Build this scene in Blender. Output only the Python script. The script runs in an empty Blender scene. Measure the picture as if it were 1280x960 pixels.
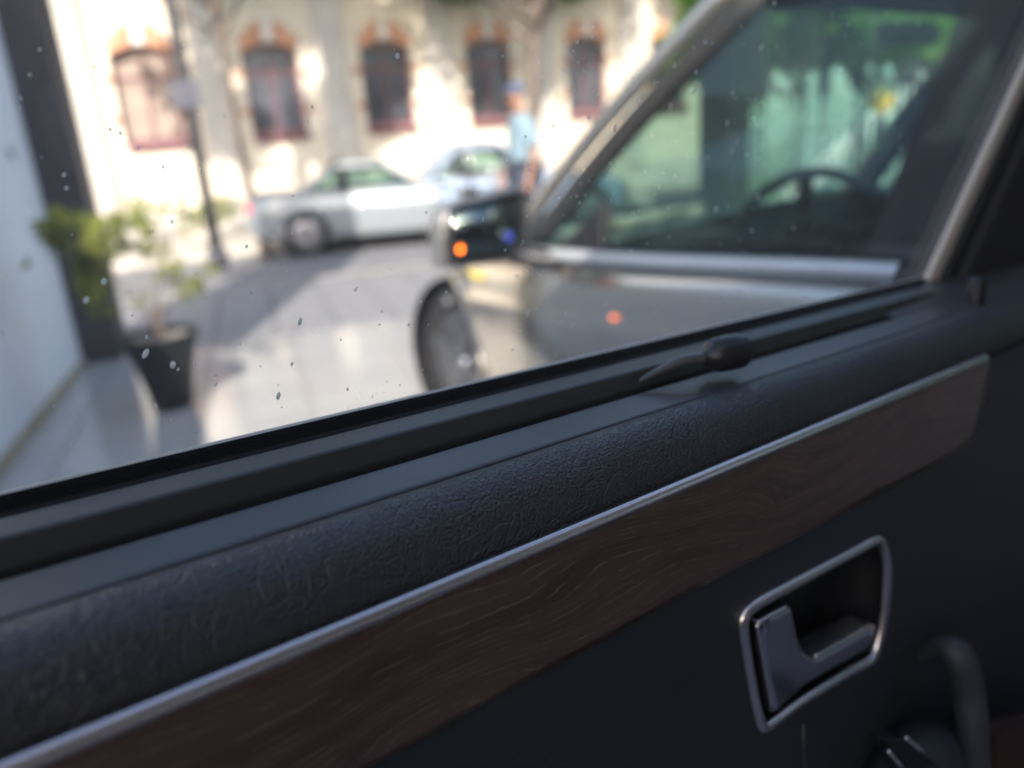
import bpy, bmesh, math, random
import numpy as np
from mathutils import Vector, Matrix
random.seed(7); rng = np.random.RandomState(7)
SC = bpy.context.scene
COL = SC.collection

# ------------------------------------------------------------------ camera
F, CX, CY = 980.0, 640.0, 480.0            # focal length in pixels of a 1280 x 960 frame
HS, HY = -0.075, 160.0                     # horizon line
_n = np.array([-HS, 1.0]); _n /= np.linalg.norm(_n)
_hd = (CY-HY)*_n[1]; _L = F*F/_hd
_up = -np.array([_n[0]*_L, _n[1]*_L, F]); _up /= np.linalg.norm(_up)
_d = np.array([1870-CX, 178-CY, F]); _d /= np.linalg.norm(_d)
_dh = _d-_up*(_d@_up); _dh /= np.linalg.norm(_dh)
RW = np.array([_dh, np.cross(_up, _dh), _up])
EYE = np.array([0, 0, 1.35])
def ray(x, y):
    v = RW@np.array([x-CX, y-CY, F]); return v/np.linalg.norm(v)
def at_z(x, y, z):
    r = ray(x, y); return EYE+r*((z-EYE[2])/r[2])
def at_plane(x, y, p, n):
    r = ray(x, y); return EYE+r*(((p-EYE)@n)/(r@n))
hor = lambda x: HY+HS*(x-640)
DX = RW@_d; DY = np.array([0, 1., 0]); DZ = np.cross(DX, DY)      # axes of our own car door

cam_d = bpy.data.cameras.new('camera'); cam = bpy.data.objects.new('camera', cam_d); COL.objects.link(cam)
r_, u_, b_ = RW@np.array([1, 0, 0]), RW@np.array([0, -1, 0]), RW@np.array([0, 0, -1])
cam.matrix_world = Matrix(((r_[0], u_[0], b_[0], EYE[0]), (r_[1], u_[1], b_[1], EYE[1]), (r_[2], u_[2], b_[2], EYE[2]), (0, 0, 0, 1)))
cam_d.sensor_width = 36; cam_d.lens = F/1280*36
cam_d.clip_start = 0.01; cam_d.clip_end = 600
cam_d.dof.use_dof = True; cam_d.dof.focus_distance = 0.283; cam_d.dof.aperture_fstop = 4.9
SC.camera = cam

# ------------------------------------------------------------------ light
SUN = Vector((.5, .62, -.5)).normalized()
w = bpy.data.worlds.new('World'); SC.world = w; w.use_nodes = True
nt = w.node_tree; nt.nodes.clear()
sky = nt.nodes.new('ShaderNodeTexSky'); sky.sky_type = 'NISHITA'; sky.sun_disc = False
sky.dust_density = 1.8; sky.ozone_density = .8; sky.sun_elevation = math.asin(-SUN.z); sky.sun_rotation = math.atan2(-SUN.x, -SUN.y)
bg = nt.nodes.new('ShaderNodeBackground'); bg.inputs[1].default_value = 0.15
wo = nt.nodes.new('ShaderNodeOutputWorld')
nt.links.new(sky.outputs[0], bg.inputs[0]); nt.links.new(bg.outputs[0], wo.inputs[0])
sl = bpy.data.lights.new('sun', 'SUN'); sl.energy = 3.4; sl.angle = math.radians(.5); sl.color = (1, .93, .82)
so = bpy.data.objects.new('sun', sl); COL.objects.link(so)
so.rotation_euler = SUN.to_track_quat('-Z', 'Y').to_euler()
SC.view_settings.view_transform = 'Standard'; SC.view_settings.look = 'None'
SC.view_settings.exposure = 1.6; SC.view_settings.gamma = 1; SC.view_settings.use_curve_mapping = False
SC.cycles.max_bounces = 12; SC.cycles.transparent_max_bounces = 24
SC.cycles.caustics_reflective = False; SC.cycles.caustics_refractive = False

# ------------------------------------------------------------------ materials
def mat(name, col, rough=.6, metal=0, var=.12, vscale=8, bump=0, bscale=60, coat=0, spec=.5, emit=None, estr=0, col2=None, sheen=0):
    m = bpy.data.materials.new(name); m.use_nodes = True
    t = m.node_tree; L = t.links; P = t.nodes['Principled BSDF']
    tc = t.nodes.new('ShaderNodeTexCoord')
    nz = t.nodes.new('ShaderNodeTexNoise'); nz.inputs['Scale'].default_value = vscale; nz.inputs['Detail'].default_value = 5
    L.new(tc.outputs['Object'], nz.inputs['Vector'])
    rp = t.nodes.new('ShaderNodeValToRGB')
    c = np.array(col); a = c*(1-var); b = c*(1+var) if col2 is None else np.array(col2)
    rp.color_ramp.elements[0].position = .3; rp.color_ramp.elements[1].position = .7
    rp.color_ramp.elements[0].color = (*a, 1); rp.color_ramp.elements[1].color = (*np.minimum(b, 1), 1)
    L.new(nz.outputs[0], rp.inputs[0]); L.new(rp.outputs[0], P.inputs['Base Color'])
    P.inputs['Roughness'].default_value = rough; P.inputs['Metallic'].default_value = metal
    P.inputs['Coat Weight'].default_value = coat; P.inputs['Coat Roughness'].default_value = .05
    P.inputs['Specular IOR Level'].default_value = spec; P.inputs['Sheen Weight'].default_value = sheen
    if bump:
        n2 = t.nodes.new('ShaderNodeTexNoise'); n2.inputs['Scale'].default_value = bscale; n2.inputs['Detail'].default_value = 4
        L.new(tc.outputs['Object'], n2.inputs['Vector'])
        bp = t.nodes.new('ShaderNodeBump'); bp.inputs['Strength'].default_value = bump; bp.inputs['Distance'].default_value = 1/bscale*.3
        L.new(n2.outputs[0], bp.inputs['Height']); L.new(bp.outputs[0], P.inputs['Normal'])
    if emit is not None:
        P.inputs['Emission Color'].default_value = (*emit, 1); P.inputs['Emission Strength'].default_value = estr
    return m

def glass_mat(name, tint=(.9, .93, .92), refl=1.0, dust=0.0, rough=0.0):
    m = bpy.data.materials.new(name); m.use_nodes = True
    t = m.node_tree; L = t.links; t.nodes.clear()
    out = t.nodes.new('ShaderNodeOutputMaterial')
    tr = t.nodes.new('ShaderNodeBsdfTransparent'); tr.inputs[0].default_value = (*tint, 1)
    gl = t.nodes.new('ShaderNodeBsdfGlossy'); gl.inputs['Roughness'].default_value = rough
    fr = t.nodes.new('ShaderNodeFresnel'); fr.inputs[0].default_value = 1.45
    mu = t.nodes.new('ShaderNodeMath'); mu.operation = 'MULTIPLY'; mu.inputs[1].default_value = refl
    mx = t.nodes.new('ShaderNodeMixShader')
    ge = t.nodes.new('ShaderNodeNewGeometry'); io = t.nodes.new('ShaderNodeMix'); io.inputs[2].default_value = 1.45; io.inputs[3].default_value = 1/1.45
    L.new(ge.outputs['Backfacing'], io.inputs[0]); L.new(io.outputs[0], fr.inputs[0])
    L.new(fr.outputs[0], mu.inputs[0]); L.new(mu.outputs[0], mx.inputs[0]); L.new(tr.outputs[0], mx.inputs[1]); L.new(gl.outputs[0], mx.inputs[2])
    last = mx
    if dust:
        df = t.nodes.new('ShaderNodeBsdfDiffuse'); df.inputs[0].default_value = (.85, .84, .8, 1)
        tl = t.nodes.new('ShaderNodeBsdfTranslucent'); tl.inputs[0].default_value = (.75, .74, .7, 1)
        ad = t.nodes.new('ShaderNodeMixShader'); ad.inputs[0].default_value = .7
        L.new(df.outputs[0], ad.inputs[1]); L.new(tl.outputs[0], ad.inputs[2])
        tc = t.nodes.new('ShaderNodeTexCoord'); nz = t.nodes.new('ShaderNodeTexNoise'); nz.inputs['Scale'].default_value = 9; nz.inputs['Detail'].default_value = 6
        L.new(tc.outputs['Object'], nz.inputs['Vector'])
        mr = t.nodes.new('ShaderNodeMapRange'); mr.inputs[1].default_value = .35; mr.inputs[2].default_value = .75
        mr.inputs[3].default_value = dust*.5; mr.inputs[4].default_value = dust*1.6
        L.new(nz.outputs[0], mr.inputs[0])
        m2 = t.nodes.new('ShaderNodeMixShader')
        L.new(mr.outputs[0], m2.inputs[0]); L.new(mx.outputs[0], m2.inputs[1]); L.new(ad.outputs[0], m2.inputs[2]); last = m2
    L.new(last.outputs[0], out.inputs[0])
    return m

def leather_mat():
    m = mat('leather', (.053, .050, .052), rough=.32, var=.12, vscale=12, spec=.55)
    t = m.node_tree; L = t.links; P = t.nodes['Principled BSDF']
    tc = t.nodes.new('ShaderNodeTexCoord')
    warp = t.nodes.new('ShaderNodeTexNoise'); warp.inputs['Scale'].default_value = 140; warp.inputs['Detail'].default_value = 3
    L.new(tc.outputs['Object'], warp.inputs['Vector'])
    vm = t.nodes.new('ShaderNodeVectorMath'); vm.operation = 'SCALE'; vm.inputs['Scale'].default_value = .0009
    L.new(warp.outputs['Color'], vm.inputs[0])
    va = t.nodes.new('ShaderNodeVectorMath'); va.operation = 'ADD'
    L.new(tc.outputs['Object'], va.inputs[0]); L.new(vm.outputs[0], va.inputs[1])
    def vor(scale, lo, hi):
        v = t.nodes.new('ShaderNodeTexVoronoi'); v.feature = 'DISTANCE_TO_EDGE'; v.inputs['Scale'].default_value = scale
        L.new(va.outputs[0], v.inputs['Vector'])
        r = t.nodes.new('ShaderNodeMapRange'); r.inputs[1].default_value = lo; r.inputs[2].default_value = hi; r.interpolation_type = 'SMOOTHSTEP'
        L.new(v.outputs['Distance'], r.inputs[0]); return r
    a = vor(560, 0.0, .42); b = vor(150, 0.0, .07)
    # deep wrinkles only here and there
    n3 = t.nodes.new('ShaderNodeTexNoise'); n3.inputs['Scale'].default_value = 35; L.new(tc.outputs['Object'], n3.inputs['Vector'])
    mk = t.nodes.new('ShaderNodeMapRange'); mk.inputs[1].default_value = .4; mk.inputs[2].default_value = .52; L.new(n3.outputs[0], mk.inputs[0])
    wr = t.nodes.new('ShaderNodeMath'); wr.operation = 'MULTIPLY'; L.new(b.outputs[0], wr.inputs[0]); wr.inputs[1].default_value = 1.0
    inv = t.nodes.new('ShaderNodeMath'); inv.operation = 'MULTIPLY'; L.new(wr.outputs[0], inv.inputs[0]); L.new(mk.outputs[0], inv.inputs[1])
    om = t.nodes.new('ShaderNodeMath'); om.operation = 'SUBTRACT'; om.inputs[0].default_value = 1.0; L.new(mk.outputs[0], om.inputs[1])
    s1 = t.nodes.new('ShaderNodeMath'); s1.operation = 'ADD'; L.new(inv.outputs[0], s1.inputs[0]); L.new(om.outputs[0], s1.inputs[1])
    s2 = t.nodes.new('ShaderNodeMath'); s2.operation = 'ADD'; L.new(s1.outputs[0], s2.inputs[0]); L.new(a.outputs[0], s2.inputs[1])
    bp = t.nodes.new('ShaderNodeBump'); bp.inputs['Strength'].default_value = .6; bp.inputs['Distance'].default_value = .00048
    L.new(s2.outputs[0], bp.inputs['Height']); L.new(bp.outputs[0], P.inputs['Normal'])
    return m

def wood_mat():
    m = mat('dark_ash_wood', (.096, .058, .044), rough=.3, var=.25, vscale=20, coat=.25, spec=.5)
    t = m.node_tree; L = t.links; P = t.nodes['Principled BSDF']
    tc = t.nodes.new('ShaderNodeTexCoord')
    big = t.nodes.new('ShaderNodeTexNoise'); big.inputs['Scale'].default_value = 7; big.inputs['Detail'].default_value = 2
    mp = t.nodes.new('ShaderNodeMapping'); mp.inputs['Scale'].default_value = (.55, 1, 1.6); L.new(tc.outputs['Object'], mp.inputs[0]); L.new(mp.outputs[0], big.inputs['Vector'])
    # grain rings: contour lines of (z + slow noise)
    sp = t.nodes.new('ShaderNodeSeparateXYZ'); L.new(tc.outputs['Object'], sp.inputs[0])
    fine = t.nodes.new('ShaderNodeTexNoise'); fine.inputs['Scale'].default_value = 60; fine.inputs['Detail'].default_value = 3
    mf = t.nodes.new('ShaderNodeMapping'); mf.inputs['Scale'].default_value = (.5, 1, 1); L.new(tc.outputs['Object'], mf.inputs[0]); L.new(mf.outputs[0], fine.inputs['Vector'])
    def ma(op, a, b):
        n = t.nodes.new('ShaderNodeMath'); n.operation = op
        for i, q in enumerate((a, b)):
            if isinstance(q, (int, float)): n.inputs[i].default_value = q
            elif q is not None: L.new(q, n.inputs[i])
        return n.outputs[0]
    h = ma('ADD', sp.outputs[2], ma('MULTIPLY', big.outputs[0], .16))
    h = ma('ADD', h, ma('MULTIPLY', fine.outputs[0], .0045))
    jit = t.nodes.new('ShaderNodeTexNoise'); jit.inputs['Scale'].default_value = 420; jit.inputs['Detail'].default_value = 2; L.new(tc.outputs['Object'], jit.inputs['Vector'])
    h = ma('ADD', h, ma('MULTIPLY', jit.outputs[0], .0011))
    ph = ma('FRACT', ma('MULTIPLY', h, 250), None)
    tri = ma('ABSOLUTE', ma('SUBTRACT', ph, .5), None)                 # 0 at the ring line
    line = t.nodes.new('ShaderNodeMapRange'); line.inputs[1].default_value = .13; line.inputs[2].default_value = .0
    L.new(tri, line.inputs[0])
    br = t.nodes.new('ShaderNodeTexNoise'); br.inputs['Scale'].default_value = 160; br.inputs['Detail'].default_value = 2
    mb = t.nodes.new('ShaderNodeMapping'); mb.inputs['Scale'].default_value = (.55, 1, 1.5); L.new(tc.outputs['Object'], mb.inputs[0]); L.new(mb.outputs[0], br.inputs['Vector'])
    mk = t.nodes.new('ShaderNodeMapRange'); mk.inputs[1].default_value = .40; mk.inputs[2].default_value = .66; L.new(br.outputs[0], mk.inputs[0])
    lf = ma('MULTIPLY', line.outputs[0], mk.outputs[0])
    mx = t.nodes.new('ShaderNodeMix'); mx.data_type = 'RGBA'
    old = P.inputs['Base Color'].links[0].from_socket
    # broad light and dark growth bands
    bands = t.nodes.new('ShaderNodeMix'); bands.data_type = 'RGBA'
    tri2 = ma('ABSOLUTE', ma('SUBTRACT', ma('FRACT', ma('MULTIPLY', h, 60), None), .5), None)
    L.new(ma('MULTIPLY', tri2, 1.1), bands.inputs[0]); L.new(old, bands.inputs[6]); bands.inputs[7].default_value = (.155, .095, .07, 1)
    L.new(ma('MULTIPLY', lf, .62), mx.inputs[0]); L.new(bands.outputs[2], mx.inputs[6]); mx.inputs[7].default_value = (.30, .22, .17, 1)
    L.new(mx.outputs[2], P.inputs['Base Color'])
    bp = t.nodes.new('ShaderNodeBump'); bp.inputs['Strength'].default_value = .5; bp.inputs['Distance'].default_value = -.0002
    L.new(lf, bp.inputs['Height']); L.new(bp.outputs[0], P.inputs['Normal'])
    return m

def leaf_mat(name, c1, c2, trans=.5):
    m = bpy.data.materials.new(name); m.use_nodes = True
    t = m.node_tree; L = t.links; t.nodes.clear()
    out = t.nodes.new('ShaderNodeOutputMaterial'); tc = t.nodes.new('ShaderNodeTexCoord')
    nz = t.nodes.new('ShaderNodeTexNoise'); nz.inputs['Scale'].default_value = 3; L.new(tc.outputs['Object'], nz.inputs['Vector'])
    rp = t.nodes.new('ShaderNodeValToRGB'); rp.color_ramp.elements[0].position = .35; rp.color_ramp.elements[1].position = .65
    rp.color_ramp.elements[0].color = (*c1, 1); rp.color_ramp.elements[1].color = (*c2, 1); L.new(nz.outputs[0], rp.inputs[0])
    d = t.nodes.new('ShaderNodeBsdfPrincipled'); d.inputs['Roughness'].default_value = .5
    tl = t.nodes.new('ShaderNodeBsdfTranslucent'); mx = t.nodes.new('ShaderNodeMixShader'); mx.inputs[0].default_value = trans
    L.new(rp.outputs[0], d.inputs['Base Color']); L.new(rp.outputs[0], tl.inputs[0])
    L.new(d.outputs[0], mx.inputs[1]); L.new(tl.outputs[0], mx.inputs[2]); L.new(mx.outputs[0], out.inputs[0])
    return m

M = {}
M['leather'] = leather_mat(); M['wood'] = wood_mat()
M['soft_plastic'] = mat('soft_grey_plastic', (.062, .058, .058), rough=.34, var=.08, bump=.25, bscale=1800)
M['sill_plastic'] = mat('sill_plastic', (.05, .048, .047), rough=.38, var=.1, bump=.3, bscale=1500)
M['black_plastic'] = mat('black_plastic', (.012, .012, .014), rough=.45, var=.1, bump=.2, bscale=900)
M['panel'] = mat('door_panel_plastic', (.036, .038, .043), rough=.5, var=.1, bump=.7, bscale=800)
M['felt'] = mat('black_felt', (.004, .004, .004), rough=1, spec=.05, var=.4, vscale=400, bump=.8, bscale=900, sheen=.1)
M['chrome'] = mat('satin_chrome', (.90, .80, .80), rough=.26, metal=1, var=.04)
M['polished'] = mat('polished_chrome', (.95, .95, .95), rough=.07, metal=1, var=0)
M['dark_chrome'] = mat('dark_chrome', (.7, .68, .72), rough=.3, metal=1, var=.05)
M['knob'] = mat('hook_plastic', (.028, .025, .03), rough=.28, bump=.3, bscale=1500)
M['pull_plastic'] = mat('grip_plastic', (.06, .06, .068), rough=.5, bump=.4, bscale=900)
M['stem'] = mat('hook_stem_plastic', (.12, .115, .12), rough=.25)  # paler than the knob in place of the stem's highlights
M['brown'] = mat('dark_brown_leather', (.07, .03, .022), rough=.5)
M['void'] = mat('recess_black', (.008, .008, .009), rough=.6, var=.1)
M['rubber'] = mat('rubber', (.02, .02, .02), rough=.7)
M['pillar_trim'] = mat('pillar_fabric', (.03, .027, .03), rough=.85, var=.1, bump=.3, bscale=1200)
M['edge_and_rim_reflection'] = mat('tan_edge_trim_and_rim_reflection', (.62, .54, .44), rough=.4, metal=0, var=.06)
M['window'] = glass_mat('door_glass', (.975, .97, .975), 1.0, dust=.022)
M['car_glass'] = glass_mat('tinted_car_glass', (.70, .80, .77), .9)
M['clear_glass'] = glass_mat('clear_car_glass', (.72, .715, .71), .8)
M['dark_pane'] = mat('window_pane', (.07, .072, .09), rough=.25, var=.5, vscale=2, spec=.7)  # colour lifted to carry the veil of glare over the panes
M['drop'] = glass_mat('water_spot', (.93, .95, .95), 3.0, dust=.95, rough=.05)
M['champagne'] = mat('champagne_paint', (.54, .50, .43), rough=.17, metal=.85, var=.03, coat=.5)
M['silver_blue'] = mat('pale_silver_blue_paint', (.27, .30, .32), rough=.3, metal=.3, var=.03, coat=.6)
M['blue_paint'] = mat('pale_blue_paint', (.26, .33, .44), rough=.3, metal=.2, var=.05, coat=.6)
M['black_paint'] = mat('black_paint', (.012, .012, .014), rough=.25, var=.05, coat=.7)
M['tyre'] = mat('tyre', (.018, .018, .02), rough=.8, bump=.3, bscale=90)
M['rim'] = mat('alloy_rim', (.28, .28, .30), rough=.35, metal=.9)
M['interior'] = mat('dark_cabin_trim', (.022, .023, .025), rough=.7)
M['seat_fabric'] = mat('seat_leather', (.03, .03, .032), rough=.5)
M['bounce_trim'] = mat('pale_bounce_trim', (.38, .36, .37), rough=.7)  # own car's unseen lining, kept pale to bounce light onto the door
M['steer'] = mat('steering_leather', (.07, .072, .07), rough=.4)
M['light_trim'] = mat('bright_belt_trim', (.68, .70, .70), rough=.32, metal=.5, var=.04)
M['tail'] = mat('red_lamp_lens', (.75, .04, .12), rough=.15, var=.1, )
M['headlamp'] = mat('headlamp_lens', (.6, .62, .62), rough=.08, metal=.6)
M['yellow_lens'] = mat('yellow_indicator_lens', (.75, .6, .05), rough=.2)
M['mirror'] = mat('mirror_glass', (.15, .19, .18), rough=.02, metal=1, var=.0)
M['orange_lit'] = mat('orange_warning_lamp', (.9, .2, .01), rough=.4, emit=(1, .17, .0), estr=5)
M['orange_dim'] = mat('orange_lamp_reflection', (.9, .25, .08), rough=.4, emit=(1, .2, .06), estr=1.1)  # glows in place of the warning lamp's reflection
M['mirror_blue'] = mat('blue_mirror_spot', (.02, .05, .5), rough=.2)
M['tile'] = mat('pale_glazed_tile', (.38, .38, .37), rough=.12, var=.05, vscale=2, spec=.9)
M['grout'] = mat('tile_grout', (.3, .29, .27), rough=.9)
M['paver'] = mat('grey_paver', (.22, .22, .225), rough=.6, var=.16, vscale=4, bump=.3, bscale=60)
M['paver_bed'] = mat('paver_bed', (.11, .11, .11), rough=.9)
M['asphalt'] = mat('asphalt', (.18, .18, .19), rough=.85, var=.2, vscale=3, bump=.5, bscale=90)
M['kerb'] = mat('kerb_stone', (.3, .29, .27), rough=.8, bump=.3, bscale=40)
M['sidewalk'] = mat('pale_concrete_walk', (.45, .42, .37), rough=.85, var=.12, vscale=2, bump=.3, bscale=50)
M['ground'] = mat('dusty_ground', (.2, .19, .17), rough=.9, var=.2)
M['white_wall'] = mat('white_painted_wall', (.74, .75, .78), rough=.7, var=.05, vscale=3, bump=.15, bscale=80)
M['skirting'] = mat('tan_skirting', (.36, .29, .2), rough=.6)
M['dark_clad'] = mat('dark_brown_cladding', (.035, .032, .034), rough=.45, var=.2)
M['grey_panel'] = mat('grey_sign_panel', (.3, .3, .28), rough=.6)
M['facade'] = mat('cream_plaster', (.66, .60, .50), rough=.85, var=.08, vscale=1.5, bump=.3, bscale=40)
M['pilaster'] = mat('grey_stone_pilaster', (.47, .445, .41), rough=.85, var=.1, vscale=2, bump=.3, bscale=40)
M['terracotta'] = mat('terracotta_block', (.5, .26, .16), rough=.8, var=.18, vscale=6)
M['red_frame'] = mat('red_window_frame', (.16, .07, .08), rough=.6)
M['shutter'] = mat('pinkish_window_blind', (.30, .235, .2), rough=.7, var=.2)
M['keystone'] = mat('white_keystone', (.66, .64, .6), rough=.8)
M['slate'] = mat('slate_grey_paint', (.1, .1, .12), rough=.6)
M['pole'] = mat('grey_painted_pole', (.05, .05, .06), rough=.5, metal=.3)
M['bark'] = mat('bark', (.14, .11, .09), rough=.9, var=.3, vscale=5, bump=.8, bscale=20)
M['leaf_dark'] = leaf_mat('shrub_leaf', (.10, .13, .025), (.30, .32, .06), .45)
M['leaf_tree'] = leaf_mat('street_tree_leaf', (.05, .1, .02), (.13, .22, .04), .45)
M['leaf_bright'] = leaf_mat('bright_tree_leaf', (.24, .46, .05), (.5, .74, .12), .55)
M['pot'] = mat('black_pot', (.010, .011, .013), rough=.5, spec=.3)
M['soil'] = mat('pale_pebble_soil', (.3, .27, .24), rough=.9, bump=.8, bscale=60)
M['skin'] = mat('skin', (.32, .17, .11), rough=.5)
M['shirt'] = mat('light_blue_shirt', (.19, .28, .33), rough=.8, bump=.3, bscale=30)
M['trousers'] = mat('dark_trousers', (.05, .06, .09), rough=.8)
M['cap'] = mat('dark_blue_cap', (.05, .07, .13), rough=.8)
M['fence'] = mat('pale_green_iron', (.5, .62, .56), rough=.45)
M['yellow'] = mat('yellow_sign', (.55, .36, .05), rough=.4)
M['orange'] = mat('orange_plastic', (.85, .35, .12), rough=.5)
M['teal_wall'] = mat('pale_teal_wall', (.68, .78, .74), rough=.7, var=.2, vscale=1)
M['shoe'] = mat('dark_shoe', (.03, .025, .02), rough=.6)

# ------------------------------------------------------------------ helpers
def link(o, parent=None):
    COL.objects.link(o)
    if parent is not None: o.parent = parent
    return o
def tag(o, label=None, cat=None, group=None, kind=None):
    if label: o['label'] = label
    if cat: o['category'] = cat
    if group: o['group'] = group
    if kind: o['kind'] = kind
    return o
def empty(name, loc=(0, 0, 0), rot=0, mtx=None):
    o = bpy.data.objects.new(name, None); o.empty_display_size = .1; link(o)
    if mtx is not None: o.matrix_world = mtx
    else: o.location = loc; o.rotation_euler = (0, 0, rot)
    return o
def finish(name, bm, m, parent=None, smooth=False, bevel=0, seg=2):
    bmesh.ops.recalc_face_normals(bm, faces=bm.faces)
    me = bpy.data.meshes.new(name); bm.to_mesh(me); bm.free()
    if smooth:
        for p in me.polygons: p.use_smooth = True
    o = bpy.data.objects.new(name, me); link(o, parent)
    for mm in (m if isinstance(m, (list, tuple)) else [m]): me.materials.append(mm)
    if bevel:
        b = o.modifiers.new('bevel', 'BEVEL'); b.width = bevel; b.segments = seg; b.limit_method = 'ANGLE'; b.angle_limit = math.radians(40)
        for p in me.polygons: p.use_smooth = True
        wn = o.modifiers.new('wn', 'WEIGHTED_NORMAL'); wn.keep_sharp = True
    return o
def add_box(bm, lo, hi, mtx=None):
    vs = [bm.verts.new(Vector((x, y, z))) for x in (lo[0], hi[0]) for y in (lo[1], hi[1]) for z in (lo[2], hi[2])]
    for f in ((0, 1, 3, 2), (4, 6, 7, 5), (0, 4, 5, 1), (2, 3, 7, 6), (0, 2, 6, 4), (1, 5, 7, 3)): bm.faces.new([vs[i] for i in f])
    if mtx is not None:
        for v in vs: v.co = mtx@v.co
    return vs
def box(name, lo, hi, m, parent=None, bevel=0, mtx=None):
    bm = bmesh.new(); add_box(bm, lo, hi, mtx); return finish(name, bm, m, parent, bevel=bevel)
def add_tube(bm, pts, rad, n=10, closed=False, cap=True, flat=1.0):
    pts = [Vector(p) for p in pts]; k = len(pts)
    if not hasattr(rad, '__len__'): rad = [rad]*k
    rings = []; prev = None
    for i, p in enumerate(pts):
        if closed: t = pts[(i+1) % k]-pts[i-1]
        else: t = pts[min(i+1, k-1)]-pts[max(i-1, 0)]
        t.normalize()
        if prev is None:
            a = Vector((0, 0, 1)) if abs(t.z) < .9 else Vector((1, 0, 0))
            s = t.cross(a).normalized()
        else:
            s = (prev-t*prev.dot(t)).normalized()
        prev = s; q = t.cross(s)
        rings.append([bm.verts.new(p+(s*math.cos(2*math.pi*j/n)+q*math.sin(2*math.pi*j/n)*flat)*rad[i]) for j in range(n)])
    for i in range(k if closed else k-1):
        A, B = rings[i], rings[(i+1) % k]
        off = 0
        if closed and i == k-1:      # match the seam
            off = min(range(n), key=lambda o: (A[0].co-B[o].co).length)
        for j in range(n): bm.faces.new((A[j], A[(j+1) % n], B[(j+1+off) % n], B[(j+off) % n]))
    if cap and not closed:
        bm.faces.new(rings[0][::-1]); bm.faces.new(rings[-1])
def tube(name, pts, rad, m, parent=None, n=10, closed=False, flat=1.0):
    bm = bmesh.new(); add_tube(bm, pts, rad, n, closed, flat=flat); return finish(name, bm, m, parent, smooth=True)
def smooth_path(pts, per=6, closed=False):
    pts = [np.array(p, float) for p in pts]; k = len(pts); out = []
    rngi = range(k) if closed else range(k-1)
    for i in rngi:
        if closed: p0, p1, p2, p3 = pts[i-1], pts[i], pts[(i+1) % k], pts[(i+2) % k]
        else: p0, p1, p2, p3 = pts[max(i-1, 0)], pts[i], pts[i+1], pts[min(i+2, k-1)]
        for j in range(per):
            t = j/per
            out.append(.5*((2*p1)+(-p0+p2)*t+(2*p0-5*p1+4*p2-p3)*t*t+(-p0+3*p1-3*p2+p3)*t**3))
    if not closed: out.append(pts[-1])
    return out
def add_lathe(bm, prof, n=32, c=(0, 0, 0), axis='z'):
    rings = []
    for r, z in prof:
        ring = []
        for j in range(n):
            a = 2*math.pi*j/n
            v = (r*math.cos(a), r*math.sin(a), z) if axis == 'z' else (r*math.cos(a), z, r*math.sin(a))
            ring.append(bm.verts.new(Vector(v)+Vector(c)))
        rings.append(ring)
    for A, B in zip(rings, rings[1:]):
        for j in range(n): bm.faces.new((A[j], A[(j+1) % n], B[(j+1) % n], B[j]))
    return rings
def lathe(name, prof, m, parent=None, n=32, c=(0, 0, 0), axis='z', cap=True):
    bm = bmesh.new(); R = add_lathe(bm, prof, n, c, axis)
    if cap:
        for r in (R[0], R[-1]):
            try: bm.faces.new(r)
            except ValueError: pass
    return finish(name, bm, m, parent, smooth=True)
def ribbon(bm, prof, x0, x1, nseg=1):
    """sweep the (y, z) profile along x"""
    rows = []
    for i in range(nseg+1):
        x = x0+(x1-x0)*i/nseg
        rows.append([bm.verts.new((x, y, z)) for y, z in prof])
    for A, B in zip(rows, rows[1:]):
        for j in range(len(prof)-1): bm.faces.new((A[j], A[j+1], B[j+1], B[j]))
    return rows
def plate(name, loops, y_front, y_back, m, parent=None, bevel=0, to3=None):
    """flat plate from one outline (and holes) in the x-z plane with real thickness between two y values"""
    bm = bmesh.new()
    edges = []; L2 = []
    for lp in loops:
        vs = [bm.verts.new((x, y_front, z)) for x, z in lp]; L2.append(vs)
        for i in range(len(vs)): edges.append(bm.edges.new((vs[i], vs[(i+1) % len(vs)])))
    r = bmesh.ops.triangle_fill(bm, use_beauty=True, use_dissolve=False, edges=edges, normal=(0, -1, 0))
    fs = [f for f in r['geom'] if isinstance(f, bmesh.types.BMFace)]
    ex = bmesh.ops.extrude_face_region(bm, geom=fs, use_keep_orig=True)
    for v in ex['geom']:
        if isinstance(v, bmesh.types.BMVert): v.co.y += y_back-y_front
    if to3 is not None:
        for v in bm.verts: v.co = to3(v.co)
    return finish(name, bm, m, parent, bevel=bevel)
def copy_tree(o, parent=None):
    c = o.copy(); COL.objects.link(c)
    if parent is not None: c.parent = parent
    for ch in list(o.children): copy_tree(ch, c)
    return c

# ------------------------------------------------------------------ setting: ground
FD = ray(2800, hor(2800)); FD = np.array([FD[0], FD[1], 0]); FD /= np.linalg.norm(FD)     # along the old building opposite
FN = np.array([FD[1], -FD[0], 0]); FN = FN if FN@(-ray(460, 160)) > 0 else -FN             # its outward normal (towards us)
FP = EYE+ray(460, 160)*16.0; FP[2] = -.25
FANG = math.atan2(FD[1], FD[0])
bm = bmesh.new(); add_box(bm, (-300, -300, -1.0), (300, 300, -.40)); tag(finish('ground', bm, M['ground']), kind='structure')
PE = np.array([1.769, 5.736]); PD = np.array([.93, -.368]); PN = np.array([.368, .93])      # patio edge, its direction and outward side
def strip(name, d0, d1, z0, z1, m, s0=-30, s1=30, ang=None):
    a = math.atan2(PD[1], PD[0])
    mt = Matrix.Translation((PE[0], PE[1], 0))@Matrix.Rotation(a, 4, 'Z')
    bm = bmesh.new(); add_box(bm, (s0, d0, z0), (s1, d1, z1), mt)
    return tag(finish(name, bm, m), kind='structure')
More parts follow.
